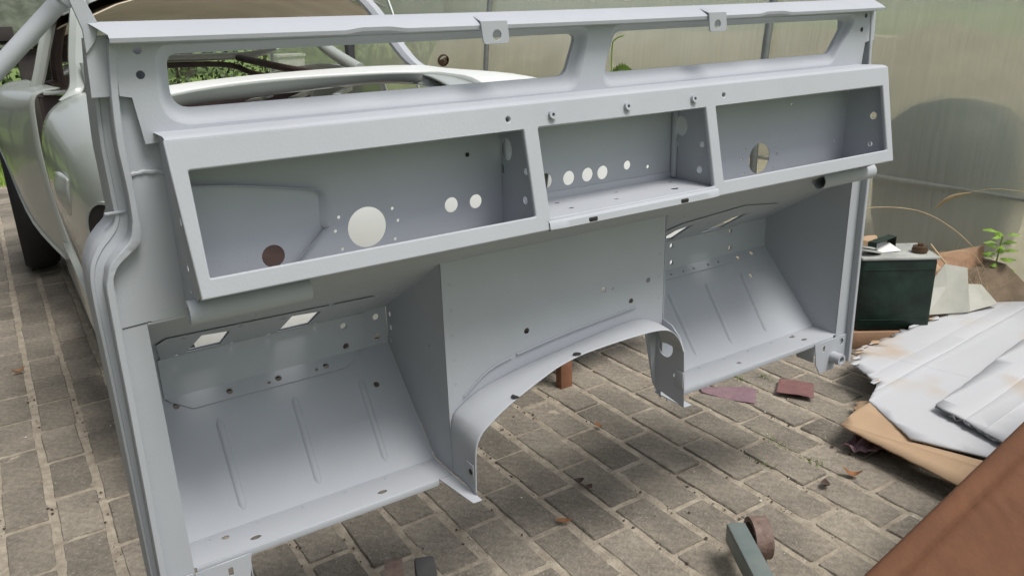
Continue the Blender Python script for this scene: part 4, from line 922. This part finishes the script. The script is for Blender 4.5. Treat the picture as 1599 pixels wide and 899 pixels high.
for v_ in bm.verts:
    q = v_.co; v_.co = Vector((0.975 + q.x * .062 - q.y * .02, .085 + q.y * .042, .024 + .030 * noise.noise(Vector((q.x * 1.3, q.y * 1.7, 3))) + .014 * noise.noise(Vector((q.x * 4, q.y * 4, 8)))))
o = from_bm('sandpaper', bm, SPAPV); md_ = o.modifiers.new('s', 'SOLIDIFY'); md_.thickness = .0015; tag(o, 'crumpled violet sandpaper at the cardboard flap edge', 'sandpaper')
# weeds in the joints
v = []; f = []
for cx_, cy_, n_ in ((.797, .29, 14), (.80, .25, 22), (.795, .15, 26), (.80, .12, 12), (.68, .21, 14), (.91, .75, 30), (1.03, .62, 40), (1.1, .55, 40)):
    for i in range(n_):
        x, y = cx_ + rr_.gauss(0, .008), cy_ + rr_.gauss(0, .022); a = rr_.uniform(0, 6.28); L_ = rr_.uniform(.006, .020); b0 = len(v); dx, dy = math.cos(a), math.sin(a)
        v += [(x - dy * .0012, y + dx * .0012, .0), (x + dy * .0012, y - dx * .0012, 0), (x + dx * L_, y + dy * L_, rr_.uniform(.002, .014))]; f.append((b0, b0 + 1, b0 + 2))
kind(mesh('joint_weeds', v, f, mat('joint_weed', (.10, .15, .035), .7, .3, 40, rnd=.4)), 'stuff')
v = []; f = []
rg = random.Random(17)
for i in range(2600):
    x, y = rg.uniform(-1.2, 1.6), rg.uniform(-.35, 2.0)
    if noise.noise(Vector((x * 3.1, y * 3.1, 2))) < .08: continue
    if rg.random() < .93: x = 0.215 + 0.116 * round((x - .215) / .116) + rg.gauss(0, .008)
    grit((x, y, .0), .0015 + .004 * rg.random() ** 3)
kind(mesh('debris', v, f, DEADL), 'stuff')
v = []; f = []
for i in range(120): grit((rg.uniform(-1.2, 1.6), rg.uniform(-.35, 1.6), .001), .001 + .0025 * rg.random() ** 2)
kind(mesh('pale_chips', v, f, WHITEB), 'stuff')

# ------------------------------------------------------------------ garden behind: shed, hedge, trees
SH = thing('open_shed', 'low open shed with mossy corrugated roof on dark timber posts', 'shed', (-1.5, 7.6, 0))
def roofrow(y, z, th):
    return [Vector((-4.2 + .03 * i, y, z + .022 * math.sin(i * 1.05) + th)) for i in range(150)]
st = [roofrow(6.9, 1.03, 0), roofrow(7.4, 1.20, 0), roofrow(8.6, 1.62, 0)]
o = sweep('roof_sheet', st, None, MOSS, SH); md_ = o.modifiers.new('s', 'SOLIDIFY'); md_.thickness = .012
box('eaves_beam', (-1.95, 7.02, .95), (4.4, .08, .09), DARKW, SH); 
for x in (-3.6, -2.2, -.50): box('post', (x, 7.02, .47), (.15, .12, .95), DARKW, SH)
for x in (-3.6, -2.2, -.3): box('post', (x, 8.5, .75), (.12, .12, 1.5), DARKW, SH)
box('bracket', (-.28, 7.0, 1.08), (.30, .1, .11), DARKW, SH); box('bracket', (-.62, 7.0, 1.12), (.12, .1, .11), DARKW, SH)
def leaves(cx_, cy_, cz_, rx, ry, rz, n_, sz, rnd, hedge=False):
    v_ = []; f_ = []
    for i in range(n_):
        while True:
            p = Vector((rnd.uniform(-1, 1), rnd.uniform(-1, 1), rnd.uniform(-1, 1)))
            if hedge or (p.length < 1 and noise.noise(p * 2.2 + Vector((cx_, cy_, 0))) > -.12): break
        c_ = Vector((cx_ + p.x * rx, cy_ + p.y * ry, cz_ + p.z * rz * (1 + (.25 * noise.noise(Vector((p.x * rx * 1.3, 0, 0))) if hedge else 0))))
        a = Vector((rnd.gauss(0, 1), rnd.gauss(0, 1), rnd.gauss(0, 1))).normalized() * sz * rnd.uniform(.6, 1.3); b = a.orthogonal().normalized() * sz * .5; b0 = len(v_)
        v_ += [c_ - a, c_ + b, c_ + a, c_ - b]; f_.append((b0, b0 + 1, b0 + 2, b0 + 3))
    return v_, f_
rt = random.Random(9)
HG = thing('hedge', 'dense green hedge across the far end of the lawn', 'hedge', (4, 15, 0))
v_, f_ = leaves(5, 15.2, .75, 13, .7, .8, 16000, .07, rt, True); mesh('foliage', v_, f_, LEAFD, HG)
for i in range(16): box('stem', (-6.5 + 1.5 * i + rt.uniform(-.3, .3), 15.4, .6), (.05, .05, 1.2), BARK, HG)
for i, (x, y, h, r, lab) in enumerate(((-1.6, 17, 4.2, 1.7, 'leafy green tree beyond the mossy shed roof'), (3.2, 19, 5.5, 2.2, 'tall tree behind the hedge left of the tunnel'), (9.5, 18, 5.0, 2.0, 'tree behind the far end of the tunnel'))):
    t = thing('garden_tree', lab, 'tree', (x, y, 0), 'garden trees')
    tube('trunk', smoothpath([(x, y, 0), (x + .05, y, h * .35), (x - .05, y + .1, h * .7)], 4), [.17 - .01 * k for k in range(9)], BARK, t, 10)
    for k in range(4):
        a = k * 1.6; tube('limb', smoothpath([(x, y, h * (.35 + .05 * k)), (x + .5 * math.cos(a), y + .5 * math.sin(a), h * .6), (x + 1.0 * math.cos(a), y + 1.0 * math.sin(a), h * .8)], 3), [.07 - .008 * q for q in range(7)], BARK, t, 7)
    v_, f_ = leaves(x, y, h * .75, r, r, h * .36, 6000, .10, rt); mesh('crown', v_, f_, LEAFD, t)
WB = thing('garden_box', 'small white box standing far back on the lawn', 'box', (3.3, 12, 0)); box('body', (3.3, 12, .30), (.42, .42, .60), WHITEB, WB); box('lid', (3.3, 12, .62), (.46, .46, .04), WHITEB, WB)

TH = thing('light_block_hedge', 'added tall hedge out of view on the left, holding back light', 'hedge', (-4.2, 1.5, 0))  # unseen hedge, added to hold back light from the left
v_, f_ = leaves(-4.2, 1.0, 1.8, .7, 6.0, 1.8, 15000, .12, rt, True); mesh('foliage', v_, f_, LEAFD, TH)
for i in range(10): box('stem', (-4.2, -4.6 + 1.25 * i, 1.2), (.09, .09, 2.4), BARK, TH)
